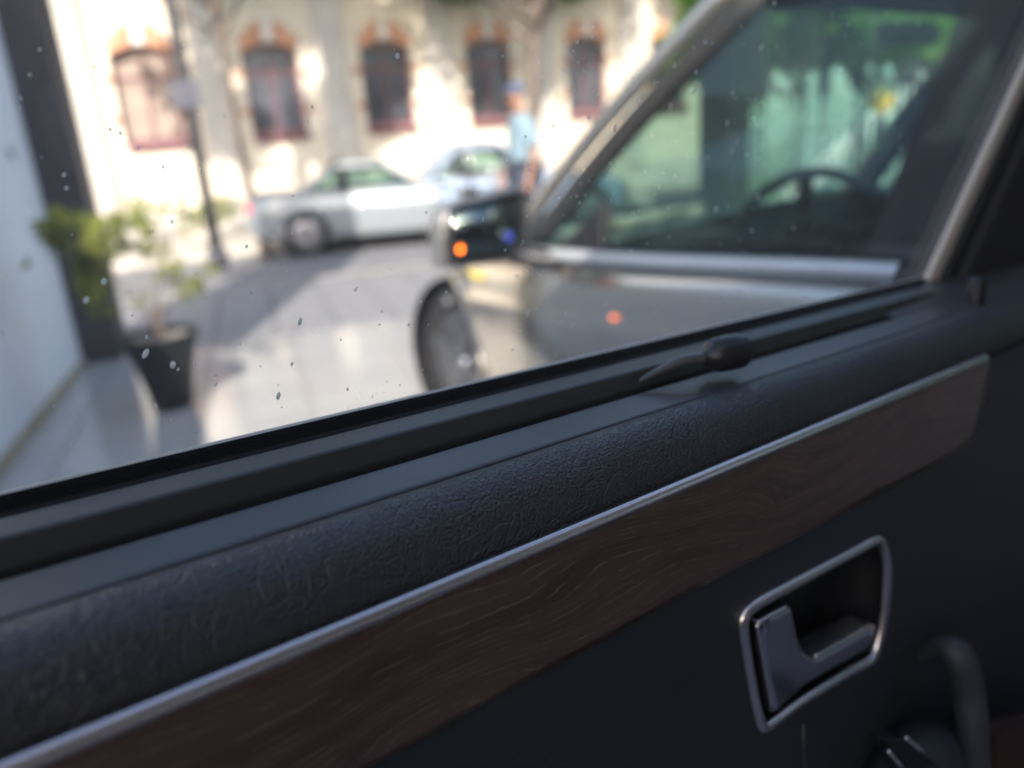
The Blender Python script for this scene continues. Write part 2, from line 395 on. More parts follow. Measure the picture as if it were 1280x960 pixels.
patio = strip('patio_floor', -9, 0, -.38, -.012, M['grout'], -14, 14)
walk = strip('pavement', 0.002, 3.2, -.39, -.132, M['paver_bed'])
strip('kerb', 3.202, 3.36, -.395, -.12, M['kerb'])
strip('road', 3.362, 8.6, -.398, -.25, M['asphalt'])
mt = Matrix.Translation(Vector((FP[0], FP[1], 0)))@Matrix.Rotation(FANG, 4, 'Z')
bm = bmesh.new(); add_box(bm, (-30, -2.3, -.39), (40, 0, -.13), mt); tag(finish('far_pavement', bm, M['sidewalk']), kind='structure')
# loose tiles of the patio and slabs of the pavement that can be told apart
def tiles(parent, m, name, s0, s1, d0, d1, size, ztop, th, gap, label=None):
    a = math.atan2(PD[1], PD[0]); me = None
    ns = int(round((s1-s0)/size)); nd = int(round((d1-d0)/size))
    for i in range(ns):
        for j in range(nd):
            if me is None:
                bm = bmesh.new(); h = size/2-gap/2
                add_box(bm, (-h, -h, -th), (h, h, 0)); o = finish(name, bm, m, parent); me = o.data
            else:
                o = bpy.data.objects.new(name, me); link(o, parent)
            sx, dd = s0+(i+.5)*size, d0+(j+.5)*size
            o.location = (PE[0]+PD[0]*sx+PN[0]*dd, PE[1]+PD[1]*sx+PN[1]*dd, ztop+random.uniform(-.0012, .0012))
            o.rotation_euler = (random.uniform(-.0015, .0015), random.uniform(-.0015, .0015), a)
tiles(patio, M['tile'], 'floor_tile', -6.0, 6.0, -6.0, 0.0, .6, 0.0, .02, .012)
tiles(walk, M['paver'], 'paving_slab', -4.0, 6.0, 0.05, 3.05, .5, -.12, .03, .02)

# ------------------------------------------------------------------ the showroom side: left wall, pier, added shading canopy, building behind
W0, W1 = np.array([.238, 4.162]), np.array([.995, 6.009]); WD = (W1-W0)/np.linalg.norm(W1-W0); WN = np.array([-WD[1], WD[0]])
wa = math.atan2(WD[1], WD[0])
wall = empty('white_wall', (W0[0], W0[1], 0), wa)
tag(wall, 'smooth white painted wall at the left edge of the patio', 'wall')
Lw = np.linalg.norm(W1-W0)
box('wall_body', (-.9, 0, 0), (Lw-.02, .5, 6.4), M['white_wall'], wall)
box('reflection_wall', (-3.85, .002, 0), (-.902, .48, 2.0), M['white_wall'], wall)  # unseen low wall added to keep bright ground out of the car's reflection
box('skirting', (-.9, -.018, 0), (Lw-.02, 0-.002, .055), M['skirting'], wall)
bm = bmesh.new(); add_lathe(bm, [(0.0001, 0), (.03, .002), (.035, .012), (.02, .02), (.0001, .022)], 14, axis='y')
for v in bm.verts: v.co = Vector((v.co.x, -v.co.y, v.co.z))+Vector((Lw-.5, -.001, 1.42))
finish('wall_knob', bm, M['grey_panel'], wall, smooth=True)
pier = empty('dark_clad_pier', (W1[0], W1[1], 0), wa)
tag(pier, 'dark clad pier closing the end of the white wall beside the potted shrub', 'pier')
box('pier_core', (0, -.255, 0), (.34, .5, 6.4), M['dark_clad'], pier, bevel=.006)
for k in range(3):
    box('cladding_panel', (-.014, -.25+.084*k, .02), (-.001, -.25+.084*k+.078, 3.88), M['dark_clad'], pier, bevel=.003)
box('grey_band', (-.04, -.25, 3.0), (-.0155, -.03, 3.17), M['grey_panel'], pier, bevel=.004)
canopy = empty('shading_canopy', (0, -3, 0))
tag(canopy, 'added flat white canopy behind the viewer, shading the champagne car', 'canopy')
box('shading_roof', (-4, -3, 3.0), (6, 1.85, 3.22), M['white_wall'], canopy, bevel=.01)  # unseen roof, front edge set to shade the parked car's door
for sx in (-3.6, 5.5): box('shading_column', (sx-.1, -2.6, 0), (sx+.1, -2.4, 3.0), M['white_wall'], canopy, bevel=.01)
show = empty('showroom_building', (0, -6.2, 0)); tag(show, 'white showroom building behind the viewer', 'building')
box('front_wall', (-9, -3, -.3), (10, 0, 3.0), M['white_wall'], show)
for k in range(5):
    wd = box('shop_window', (-8+3.5*k, .0, .3), (-5.3+3.5*k, .05, 2.7), M['dark_clad'], show, bevel=.01)
    box('pane', (-7.9+3.5*k, .052, .4), (-5.4+3.5*k, .06, 2.6), M['dark_pane'], wd)

# ------------------------------------------------------------------ old building across the street
bld = empty('old_building', (FP[0], FP[1], -.25), FANG)
tag(bld, 'cream plaster building with arched red framed windows across the street', 'building')
def arch_loop(c, w_, z0, z1, rise=.13, n=8):
    pts = [(c-w_/2, z0), (c+w_/2, z0)]
    for i in range(n+1):
        t = 1-2*i/n; pts.append((c+w_/2*t, z1-rise+rise*(1-t*t)))
    return pts
cents = [-8.0, -5.87, -3.73, -1.63, .5, 2.65, 4.94, 7.1, 9.3, 11.5, 13.7]
ZW0, ZW1 = 1.80, 3.33         # above the -.25 street
loops = [[(-9.6, 0), (17, 0), (17, 7.2), (-9.6, 7.2)]]
for c in cents:
    loops.append(arch_loop(c, 1.0, ZW0, ZW1)); loops.append(arch_loop(c, 1.0, ZW0+3.1, ZW1+3.1))
plate('wall', loops, 0, .28, M['facade'], bld)
box('back_block', (-9.6, .45, 0), (17, 9, 7.2), M['facade'], bld)
box('cornice', (-9.7, -.25, 7.2), (17.1, 9.1, 7.5), M['pilaster'], bld, bevel=.03)
box('plinth', (-9.6, -.06, 0), (17, -.002, .62), M['pilaster'], bld, bevel=.015)
def window(c, z0, z1, blind):
    lp = arch_loop(c, .992, z0+.004, z1-.004); inn = arch_loop(c, .86, z0+.07, z1-.07)
    fr = plate('window', [lp, inn], .12, .19, M['red_frame'], bld)
    fr['label'] = 'arched window with red frame and ' + ('pale blind drawn' if blind else 'dark panes')
    plate('pane', [arch_loop(c, .88, z0+.05, z1-.05)], .17, .18, M['shutter'] if blind else M['dark_pane'], fr)
    box('glazing_bar', (c-.02, .13, z0+.07), (c+.02, .165, z1-.09), M['red_frame'], fr)
    box('glazing_bar', (c-.43, .134, z1-.52), (c+.43, .168, z1-.46), M['red_frame'], fr)
    box('sill', (c-.5, -.1, z0-.13), (c+.5, .2, z0-.003), M['red_frame'], fr, bevel=.012)
    box('keystone', (c-.09, -.09, z1+.01), (c+.09, .0-.002, z1+.36), M['keystone'], fr, bevel=.015)
    for s in (-1, 1):     # stepped terracotta blocks on the arch
        pts = [(c+s*.11, z1+.015), (c+s*.46, z1-.12), (c+s*.53, z1+.07), (c+s*.42, z1+.11), (c+s*.40, z1+.19), (c+s*.30, z1+.21), (c+s*.28, z1+.3), (c+s*.2, z1+.34), (c+s*.11, z1+.34)]
        plate('arch_block', [pts], -.07, -.002, M['terracotta'], fr, bevel=.01)
        for zz in (z0+.35, z0+.98):
            box('quoin_block', (min(c+s*.505, c+s*.65), -.05, zz), (max(c+s*.505, c+s*.65), -.002, zz+.1), M['terracotta'], fr, bevel=.008)
for k, c in enumerate(cents):
    window(c, ZW0, ZW1, k == 2); window(c, ZW0+3.1, ZW1+3.1, k % 4 == 1)
for a, b in zip(cents, cents[1:]):
    m_ = (a+b)/2
    box('pilaster', (m_-.26, -.16, .63), (m_+.26, -.003, 7.19), M['pilaster'], bld, bevel=.02)
box('pilaster', (cents[0]-1.3, -.16, .63), (cents[0]-.8, -.003, 7.19), M['pilaster'], bld, bevel=.02)
box('string_course', (-9.62, -.2, 4.22), (17.02, -.161, 4.42), M['facade'], bld, bevel=.015)

# ------------------------------------------------------------------ cars
def catmull1(xs, ys, x):
    return np.interp(x, xs, ys)
def make_car(name, origin, fwd, S, paint):
    CG = M['clear_glass' if S.get('own') else 'car_glass']; TR = M['bounce_trim' if S.get('own') else 'interior']
    ang = math.atan2(fwd[1], fwd[0])
    car = empty(name, (origin[0], origin[1], origin[2]), ang)
    st = np.array(S['stations'], float); st = st[st[:, 0].argsort()]
    dense = np.array(smooth_path(list(st), 8))
    xs = np.arange(st[0, 0], st[-1, 0]+1e-6, .045)
    W_, Z0, ZB = [np.interp(xs, dense[:, 0], dense[:, k]) for k in (1, 2, 3)]
    xr0, xr1 = S['cabin']                        # open between these
    bm = bmesh.new(); rows = []
    for x, wv, z0, zb in zip(xs, W_, Z0, ZB):
        half = [(wv-.14, z0), (wv-.05, z0+.02), (wv-.02, z0+.1), (wv-.012, z0+.3*(zb-z0)), (wv, z0+.55*(zb-z0)), (wv-.004, z0+.72*(zb-z0)),
                (wv-.014, zb-.15), (wv-.026, zb-.075), (wv-.045, zb-.03), (wv-.08, zb-.002), (wv-.13, zb+.004), (wv*.72, zb+.015), (wv*.4, zb+.03), (0, zb+.035)]
        hs = smooth_path([(a, b) for a, b in half], 3)
        full = [(y, z) for y, z in hs]+[(-y, z) for y, z in hs[-2::-1]]
        rows.append([bm.verts.new((x, y, z)) for y, z in full])
    nh = len(rows[0])
    for i in range(len(rows)-1):
        for j in range(nh-1):
            q = (rows[i][j], rows[i][j+1], rows[i+1][j+1], rows[i+1][j])
            c = sum((v.co for v in q), Vector())/4
            if any((c.x-wx)**2+(c.z-S['wr'])**2 < (S['wr']+.045)**2 for wx in S['wheels']) and abs(c.y) > .3 and c.z < S['wr']*2+.06: continue
            if xr0 < c.x < xr1 and abs(c.y) < W_[i]-.10: continue
            bm.faces.new(q)
    bm.faces.new(rows[0]); bm.faces.new(rows[-1])
    body = finish('body', bm, paint, car, smooth=True)
    sd = body.modifiers.new('solid', 'SOLIDIFY'); sd.thickness = .012; sd.offset = -1
    hw = float(W_.max()); wr = S['wr']; gz = S['roof_z']; top_w = hw-S.get('tumble', .17)
    bz = lambda x: float(np.interp(x, xs, ZB))
    # wheels, arches
    for wx in S['wheels']:
        for s in (1, -1):
            wyo = float(np.interp(wx, xs, W_))
            arc = [(wx+(wr+.04)*math.cos(t), s*(float(np.interp(wx+(wr+.04)*math.cos(t), xs, W_))-.016), wr+(wr+.04)*math.sin(t)) for t in np.linspace(-.25, math.pi+.25, 24)]
            tube('arch_moulding', arc, .022, S.get('arch_mat', paint), car, 8)
            wb = bmesh.new(); add_lathe(wb, [(wr+.04, -.3), (wr+.04, -.01)], 24, (wx, 0, wr), 'y')
            for v in wb.verts: v.co.y = s*(wyo+v.co.y)
            wb2 = finish('wheel_well', wb, M['void'], car, smooth=True)
            wh = lathe('wheel', [(.1, -.11), (wr*.68, -.10), (wr*.7, -.02), (wr*.64, .0), (.1, -.012)], M['rim'], car, 28, axis='y')
            wh.location = (wx, s*(wyo-.035), wr)
            if s < 0: wh.rotation_euler = (0, 0, math.pi)
            lathe('tyre', [(wr*.68, -.21), (wr*.9, -.225), (wr*.99, -.2), (wr, -.11), (wr*.99, -.03), (wr*.9, .0), (wr*.7, -.005), (wr*.66, -.05)], M['tyre'], wh, 32, axis='y', cap=False)
            bm = bmesh.new()
            for k in range(5):
                a = 2*math.pi*k/5; add_box(bm, (-.03, -.012, .04), (.03, .014, wr*.66), Matrix.Rotation(a, 4, 'Y'))
            finish('spoke', bm, M['rim'], wh, bevel=.006)
            cb_ = bmesh.new(); bmesh.ops.create_uvsphere(cb_, u_segments=14, v_segments=8, radius=.032)
            finish('hub_cap', cb_, M['polished'], wh, smooth=True)
    # greenhouse
    A0, A1, R1, R0 = S['ax0'], S['ax1'], S['rx1'], S['rx0']
    def gp(x, t, s, zt=None):       # point on the side of the greenhouse, t = 0 at the belt, 1 at the roof
        wb_ = float(np.interp(x, xs, W_)); y = (wb_-.07)+(top_w-(hw-.07))*t
        return (x, s*y, bz(x)+(gz-.04-bz(x))*t)
    def quad_plate(nm, pts, m, th=.005, parent=car, sm=False):
        bm = bmesh.new(); P_ = [Vector(p) for p in pts]
        n = Vector()
        for i in range(len(P_)): n += P_[i].cross(P_[(i+1) % len(P_)])
        n.normalize()
        f = bm.faces.new([bm.verts.new(p) for p in P_])
        ex = bmesh.ops.extrude_face_region(bm, geom=[f], use_keep_orig=True)
        for v in ex['geom']:
            if isinstance(v, bmesh.types.BMVert): v.co += n*th
        return finish(nm, bm, m, parent)
    top = lambda x, s: (x, s*top_w, gz-.045)
    def lerp(a, b, t): return tuple(np.array(a)*(1-t)+np.array(b)*t)
    bm = bmesh.new(); nr = 12; rr = []
    for i in range(nr+1):
        x = R1+(A1-R1)*i/nr; e = math.sin(math.pi*i/nr)*.03
        rr.append([bm.verts.new((x, y*top_w, gz-.04+e+.045*(1-y*y))) for y in np.linspace(-1, 1, 13)])
    for a, b in zip(rr, rr[1:]):
        for j in range(12): bm.faces.new((a[j], a[j+1], b[j+1], b[j]))
    rf = finish('roof', bm, CG if S.get('own') else paint, car, smooth=True); q = rf.modifiers.new('solid', 'SOLIDIFY'); q.thickness = .006 if S.get('own') else .05; q.offset = -1  # glass roof of own car is added, lets sky light onto the door
    if not S.get('own'): box('headliner', (R1+.02, -top_w+.03, gz-.105), (A1-.02, top_w-.03, gz-.10), M['interior'], car)
    for s in (1, -1):
        pb = gp(A0, 0, s); pt = top(A1, s)
        mid = lerp(pb, pt, .5); mid = (mid[0]-.012, mid[1]+s*.012, mid[2]+.018)
        path = smooth_path([(A0+S.get('a_start', (.1, .1))[0 if s > 0 else 1], pb[1], bz(A0)+.0), (pb[0], pb[1], pb[2]+.075) if False else lerp(pb, pt, .14), mid, pt], 5)
        if S.get('straight'):
            ps = (S['a_start'][0 if s > 0 else 1], pb[1]+(s*.015), bz(A0)-.01)
            path = [tuple(np.array(lerp(ps, pt, t))+np.array([0, s*.015, .03])*math.sin(math.pi*t)) for t in np.linspace(0, 1, 14)]
        tube('windscreen_pillar', path, S.get('apr', .036), paint, car, 10)
        inner = [(p[0]-.065, p[1]-s*.022, p[2]-.03) for p in path[(1 if S.get('straight') else 3):]]
        tube('pillar_seal', inner, .036, M['rubber'], car, 8)
        tube('roof_rail', [top(x, s) for x in np.linspace(A1, R1, 8)], .034, paint, car, 8)
        tube('window_header', [(x, s*(top_w-.02), gz-.105) for x in np.linspace(A1-.08, R1+.1, 8)], .028, M['rubber'], car, 8)
        tube('rear_pillar', smooth_path([gp(R0, 0, s), lerp(gp(R0, 0, s), top(R1, s), .55), top(R1, s)], 4), .05, paint, car, 8)
        for px in S['pillars']:
            if S.get('own') and s*S['own'] > 0: continue
            bt = S.get('blean', .12)
            tube('door_pillar', [gp(px, -.02, s), (px-bt, s*(top_w), gz-.06)], [.055, .045], M['rubber'], car, 8)
            wp = S.get('pillar_w', 0)
            if wp and px == S['pillars'][0]:
                tb_ = lambda x: (x-bt, s*(top_w-.03), gz-.07)
                a_, b_2 = gp(px+wp*.33, -.05, s), gp(px-wp*.67, -.05, s)
                quad_plate('pillar_trim', [(a_[0], a_[1]-s*.03, a_[2]), (b_2[0], b_2[1]-s*.03, b_2[2]), tb_(px-wp*.67), tb_(px+wp*.33)], M['interior'], .03)
        tb = [(x, s*(float(np.interp(x, xs, W_))-.038), bz(x)+.012) for x in np.linspace(A0-.0, R0+.05, 16)]
        if not (S.get('own') and s*S['own'] > 0):
            tube('belt_trim', tb, S.get('beltr', .017), S.get('belt_mat', M['rubber']), car, 8)
            xsn = [A0-.03]+list(S['pillars'])+[R0+.03]
            for a, b in zip(xsn, xsn[1:]):
                ta = A1-.02 if a == xsn[0] else a-S.get('blean', .12)-.03
                tb_ = R1+.05 if b == xsn[-1] else b-S.get('blean', .12)+.03
                quad_plate('side_window', [gp(a-.02, 0, s), gp(b+.02, 0, s), (tb_, s*(top_w-.01), gz-.08), (ta, s*(top_w-.01), gz-.08)], CG)
        for sx in S.get('seams', []):
            y = float(np.interp(sx, xs, W_))+.0015
            zz = np.linspace(.33, bz(sx)-.12, 8)
            tube('door_seam', [(sx, s*(y-.012 if z < .4 else y-.005), z) for z in zz], .004, M['void'], car, 6)
        for sx in S.get('handles', []):
            y = float(np.interp(sx, xs, W_)); zz = bz(sx)-.16
            tube('door_handle', smooth_path([(sx-.09, s*(y-.02), zz), (sx-.07, s*(y+.025), zz), (sx+.07, s*(y+.025), zz), (sx+.09, s*(y-.02), zz)], 4), .014, M['polished'], car, 8)
        # lamps
        wf = float(np.interp(xs[-1]-.12, xs, W_)); zf = float(np.interp(xs[-1]-.12, xs, ZB))
        wl = float(np.interp(xs[0]+.07, xs, W_)); zl = float(np.interp(xs[0]+.07, xs, ZB))
        for nm, xx, yy, zz, mm, sc in (('headlight', xs[-1]-.17, wf-.07, zf-.12, M['headlamp'], (.13, .14, .07)), ('taillight', xs[0]+(.03 if S.get('own') else .11), wl-.05, zl-.13, M['tail'], (.04 if S.get('own') else .10, .09, .075))):
            bm = bmesh.new(); bmesh.ops.create_uvsphere(bm, u_segments=18, v_segments=10, radius=1)
            for v in bm.verts: v.co = Vector((xx+v.co.x*sc[0], s*(yy+v.co.y*sc[1]*1.0), zz+v.co.z*sc[2]))
            finish(nm, bm, mm, car, smooth=True)
    pbL, pbR, ptL, ptR = gp(A0+.1, 0, 1), gp(A0+.1, 0, -1), top(A1, 1), top(A1, -1)
    quad_plate('windscreen', [pbL, ptL, ptR, pbR], CG)
    quad_plate('rear_window', [gp(R0, 0, 1), top(R1, 1), top(R1, -1), gp(R0, 0, -1)], CG)
    # cabin
    fl = S.get('floor', .32)
    box('cabin_floor', (xr0, -hw+.1, fl-.04), (xr1, hw-.1, fl), TR, car)
    box('rear_bulkhead', (xr0-.03, -hw+.13, fl), (xr0+.02, hw-.13, bz(xr0)-.03), TR, car, bevel=.01)
    for s in (1, -1):
        if S.get('own') and s*S['own'] > 0: continue
        y0, y1 = sorted((s*(hw-.14), s*(hw-.10)))
        box('door_lining', (xr0+.05, y0, fl), (xr1-.02, y1, bz(0)-.06), TR, car, bevel=.01)
    bd = bz(A0)
    ds = bmesh.new(); ribbon(ds, [(0, 0)], 0, 0) if False else None
    pr = smooth_path([(A0+.12, bd-.01), (A0-.15, bd+.01), (A0-.32, bd-.03), (A0-.36, bd-.16), (A0-.28, bd-.4)], 4)
    rws = [[ds.verts.new((x, y, z+.035*math.exp(-((y-.36)/.2)**2)*(1 if i > 2 else 0))) for i, (x, z) in enumerate(pr)] for y in np.linspace(-hw+.15, hw-.15, 15)]
    for a, b in zip(rws, rws[1:]):
        for j in range(len(pr)-1): ds.faces.new((a[j], a[j+1], b[j+1], b[j]))
    dsh = finish('dashboard', ds, M['interior'], car, smooth=True); q = dsh.modifiers.new('solid', 'SOLIDIFY'); q.thickness = .02
    SM = M['bounce_trim' if S.get('own') else 'seat_fabric']
    for sx, sy in S.get('seats', []):
        t = empty('seat'); t.parent = car; t.location = (sx, sy, fl)
        box('cushion', (-.25, -.25, .1), (.27, .25, .32), SM, t, bevel=.06)
        b = box('backrest', (-.07, -.25, 0), (.08, .25, .62), SM, t, bevel=.06); b.location = (-.24, 0, .28); b.rotation_euler = (0, -.3, 0)
        h = box('headrest', (-.05, -.13, 0), (.05, .13, .17), SM, t, bevel=.045); h.location = (-.45, 0, .92)
    bm = bmesh.new(); zg = (float(Z0[-1])+float(ZB[-1]))/2
    for k in range(4): add_box(bm, (xs[-1]-.01, -.3, zg-.1+.055*k), (xs[-1]+.02, .3, zg-.07+.055*k))
    finish('grille', bm, M['void'], car)
    return car, dict(hw=hw, bz=bz, gp=gp, top=top, W=lambda x: float(np.interp(x, xs, W_)))

# --- champagne car right outside the window
fN = ray(-250, hor(-250)); fN = np.array([fN[0], fN[1], 0]); fN /= np.linalg.norm(fN); nN = np.array([-fN[1], fN[0], 0])
pN = at_z(690, 325, .97)
HWN = 1.0
oN = pN-nN*HWN; oN[2] = 0
toN = lambda P: np.array([(P-oN)@fN, (P-oN)@nN, P[2]])          # world -> car frame
def onN(px, py, y=None, x=None):
    if y is not None: return toN(at_plane(px, py, oN+nN*y, nN))
    return toN(at_plane(px, py, oN+fN*x, fN))
SN = dict(stations=[(-3.2, .67, .5, .85), (-3.1, .85, .38, .97), (-2.8, .95, .3, 1.03), (-2.0, 1.0, .27, 1.03), (-1.0, 1.0, .26, 1.0), (-.4, 1.0, .26, .975), (0, 1.0, .26, .965),
                    (.08, .990, .26, .962), (.18, .962, .26, .958), (.32, .912, .26, .95), (.55, .825, .26, .925), (.78, .735, .27, .89), (.96, .645, .28, .845), (1.16, .53, .32, .78), (1.36, .38, .38, .68)],
          cabin=(-2.6, .02), wheels=(1.07, -1.95), wr=.355, roof_z=1.70, tumble=.2, ax0=.26, ax1=-.50, a_start=(.36, .06), straight=1, rx1=-2.5, rx0=-2.95, pillars=(-1.08, -2.05), blean=.16, pillar_w=.60,
          seams=(.16, -1.12), handles=(-.95, -2.0), belt_mat=M['light_trim'], beltr=.02, arch_mat=M['champagne'], seats=((-1.15, .4), (-1.15, -.4), (-2.1, .35), (-2.1, -.35)), apr=.026)
ncar, nf = make_car('parked_suv', oN, fN, SN, M['champagne'])
tag(ncar, 'champagne coloured parked car just outside with its black door mirror', 'car')
st_c = Vector((-.46, .40, .985))
rot = Matrix.Translation(st_c)@Matrix.Rotation(math.radians(-42), 4, 'Z')@Matrix.Rotation(math.radians(68), 4, 'Y')
ring = [rot@Vector((.2*math.cos(t), .2*math.sin(t), 0)) for t in np.linspace(0, 2*math.pi, 41)[:-1]]
bm = bmesh.new(); add_tube(bm, ring, .0165, 10, closed=True)
swh = finish('steering_wheel', bm, M['steer'], ncar, smooth=True)
bm = bmesh.new(); add_lathe(bm, [(.0001, .03), (.05, .028), (.075, .01), (.07, -.03), (.0001, -.04)], 20)
for a in (0.1, math.pi-.1, math.pi/2+math.pi): add_box(bm, (.05, -.022, -.012), (.185, .022, .008), Matrix.Rotation(a, 4, 'Z'))
for v in bm.verts: v.co = rot@v.co
finish('hub', bm, M['steer'], swh, bevel=.004)
tube('steering_column', [st_c, st_c+Vector((.4, 0, -.14))], .035, M['interior'], ncar)
# inside rear-view mirror under the header
rv = onN(1135, 42, y=-.05)
bm = bmesh.new(); add_box(bm, (-.02, -.12, -.035), (.02, .12, .035)); 
o = finish('rear_view_mirror', bm, M['black_plastic'], ncar, bevel=.015); o.location = (float(rv[0]), -.05, float(rv[2])); o.rotation_euler = (0, .2, -.3)
# door mirror: housing shell, black frame, glass, warning lamp
mx_ = .10
cor = [onN(px, py, x=mx_) for px, py in ((561, 264), (600, 249), (652, 236), (658, 250), (659, 318), (650, 325), (572, 334), (561, 326))]
cor = [np.array([mx_, c[1], c[2]]) for c in cor]; cc = sum(cor)/len(cor)
outl = smooth_path([c for c in cor], 3, closed=True)
def shell(name, rings_, m, parent, cap0=True, cap1=True):
    bm = bmesh.new(); R = [[bm.verts.new(p) for p in r] for r in rings_]
    n = len(R[0])
    for A, B in zip(R, R[1:]):
        for j in range(n): bm.faces.new((A[j], A[(j+1) % n], B[(j+1) % n], B[j]))
    if cap0: bm.faces.new(R[0])
    if cap1: bm.faces.new(R[-1])
    return finish(name, bm, m, parent, smooth=True)
sc = lambda k, dx: [cc+(p-cc)*k+np.array([dx, 0, 0]) for p in outl]
mir = shell('door_mirror', [sc(.995, .008), sc(1.03, .03), sc(1.05, .06), sc(.97, .085), sc(.78, .11), sc(.4, .12)], M['champagne'], ncar)
shell('mirror_frame', [sc(.86, .012), sc(.88, -.004), sc(.95, -.008), sc(1.0, -.002), sc(1.0, .02)], M['black_plastic'], mir, cap0=False, cap1=True)
shell('mirror_glass', [sc(.87, .006), sc(.87, .001)], M['mirror'], mir)
def ball(name, c, r, m, parent, sc3=(1, 1, 1), seg=14):
    bm = bmesh.new(); bmesh.ops.create_uvsphere(bm, u_segments=seg, v_segments=seg//2+2, radius=r)
    for v in bm.verts: v.co = Vector((v.co.x*sc3[0], v.co.y*sc3[1], v.co.z*sc3[2]))+Vector(c)
    return finish(name, bm, m, parent, smooth=True)
lp = onN(575, 312, x=mx_-.002); ball('warning_lamp', (mx_-.004, lp[1], lp[2]), .007, M['orange_lit'], mir, (.3, 1, 1))
lp = onN(636, 296, x=mx_-.002); ball('blue_spot', (mx_-.003, lp[1], lp[2]), .013, M['mirror_blue'], mir, (.2, 1, 1))  # flat blue disc on the mirror glass
arm0 = onN(664, 308, x=mx_+.03)
tube('mirror_arm', smooth_path([(mx_+.05, float(cor[4][1])+.02, float(cor[4][2])+.0), (.10, HWN+.02, .975), (.02, HWN-.06, .955)], 4), [.03]*8+[.035], M['black_plastic'], mir)
bm = bmesh.new()
tri = [(0.06, HWN-.07, .98), (-.13, HWN-.075, 1.0), (-.115, HWN-.11, 1.13)]
vs = [bm.verts.new(p) for p in tri]+[bm.verts.new((a, b-.03, c)) for a, b, c in tri]
for f in ((0, 1, 2), (5, 4, 3), (0, 3, 4, 1), (1, 4, 5, 2), (2, 5, 3, 0)): bm.faces.new([vs[i] for i in f])
finish('mirror_corner', bm, M['black_plastic'], ncar, bevel=.004)
pl = onN(766, 397, y=HWN-.005); ball('lamp_reflection', (pl[0], HWN-.005, pl[2]), .0075, M['orange_dim'], ncar, (1, .5, 1))  # small glow added where the orange lamp is reflected on the door
yl = onN(530, 368, y=HWN-.02)
tube('indicator_lens', [(x_, nf['W'](x_)-.012, z_) for x_, z_ in ((.80, .805), (.74, .825), (.68, .828), (.63, .822))], .011, M['yellow_lens'], ncar)

# --- pale silver-blue coupe at the far kerb
cw = at_z(388, 322, -.25); cf = np.array([.87, -.49, 0]); cf /= np.linalg.norm(cf); cn = np.array([-cf[1], cf[0], 0])
SK = dict(stations=[(-2.35, .55, .45, .78), (-2.27, .74, .36, .88), (-2.0, .84, .3, .93), (-1.3, .88, .25, .9), (-.4, .88, .23, .88), (.3, .88, .23, .87), (.8, .87, .24, .82), (1.3, .84, .26, .76), (1.65, .74, .3, .66), (1.8, .5, .36, .55)],
          cabin=(-1.2, .28), wheels=(-1.5, 1.05), wr=.325, roof_z=1.29, tumble=.24, ax0=.3, ax1=-.3, rx1=-1.0, rx0=-1.5, pillars=(-.85,), blean=.05,
          seams=(.35, -.82), handles=(-.65,), seats=((-.55, .36), (-.55, -.36)), floor=.25, apr=.03, belt_mat=M['light_trim'], beltr=.01)
ok_ = np.array([cw[0], cw[1], -.25])+cn*.86-cf*(-1.5)
coupe, cfn = make_car('parked_coupe', ok_, cf, SK, M['silver_blue'])
tag(coupe, 'pale silver blue coupe with red tail lamp parked across the street', 'car')
# --- blue car further along
cb = at_z(640, 262, -.25)
SB = dict(SK); SB['roof_z'] = 1.4; SB['stations'] = [(a, b, c, d+.02) for a, b, c, d in SK['stations']]
bcar, _ = make_car('parked_hatchback', np.array([8.6, 10.3, -.25]), cf, SB, M['blue_paint'])
tag(bcar, 'bright blue car parked in front of the pale coupe beyond the door mirror', 'car')

# ------------------------------------------------------------------ street furniture and trees
def foliage(name, centers, n, leaf, m, parent, squash=1.0):
    """many separate leaf faces through the volume of the given (centre, radius) clumps"""
    V, Fc = [], []
    wts = np.array([r**2.2 for _, r in centers]); wts /= wts.sum()
    for k in range(n):
        c, r = centers[rng.choice(len(centers), p=wts)]
        d = rng.normal(size=3); d /= np.linalg.norm(d); p = np.array(c)+d*r*(rng.uniform(.15, 1)**.5)*np.array([1, 1, squash])
        a = rng.normal(size=3); a /= np.linalg.norm(a); b = np.cross(a, rng.normal(size=3)); b /= np.linalg.norm(b)
        s = leaf*rng.uniform(.6, 1.3); i0 = len(V)
        V += [p-a*s, p+b*s*.42-a*.1*s, p+a*s, p-b*s*.42-a*.1*s]; Fc.append((i0, i0+1, i0+2, i0+3))
    me = bpy.data.meshes.new(name); me.from_pydata([tuple(v) for v in V], [], Fc); me.materials.append(m)
    return link(bpy.data.objects.new(name, me), parent)
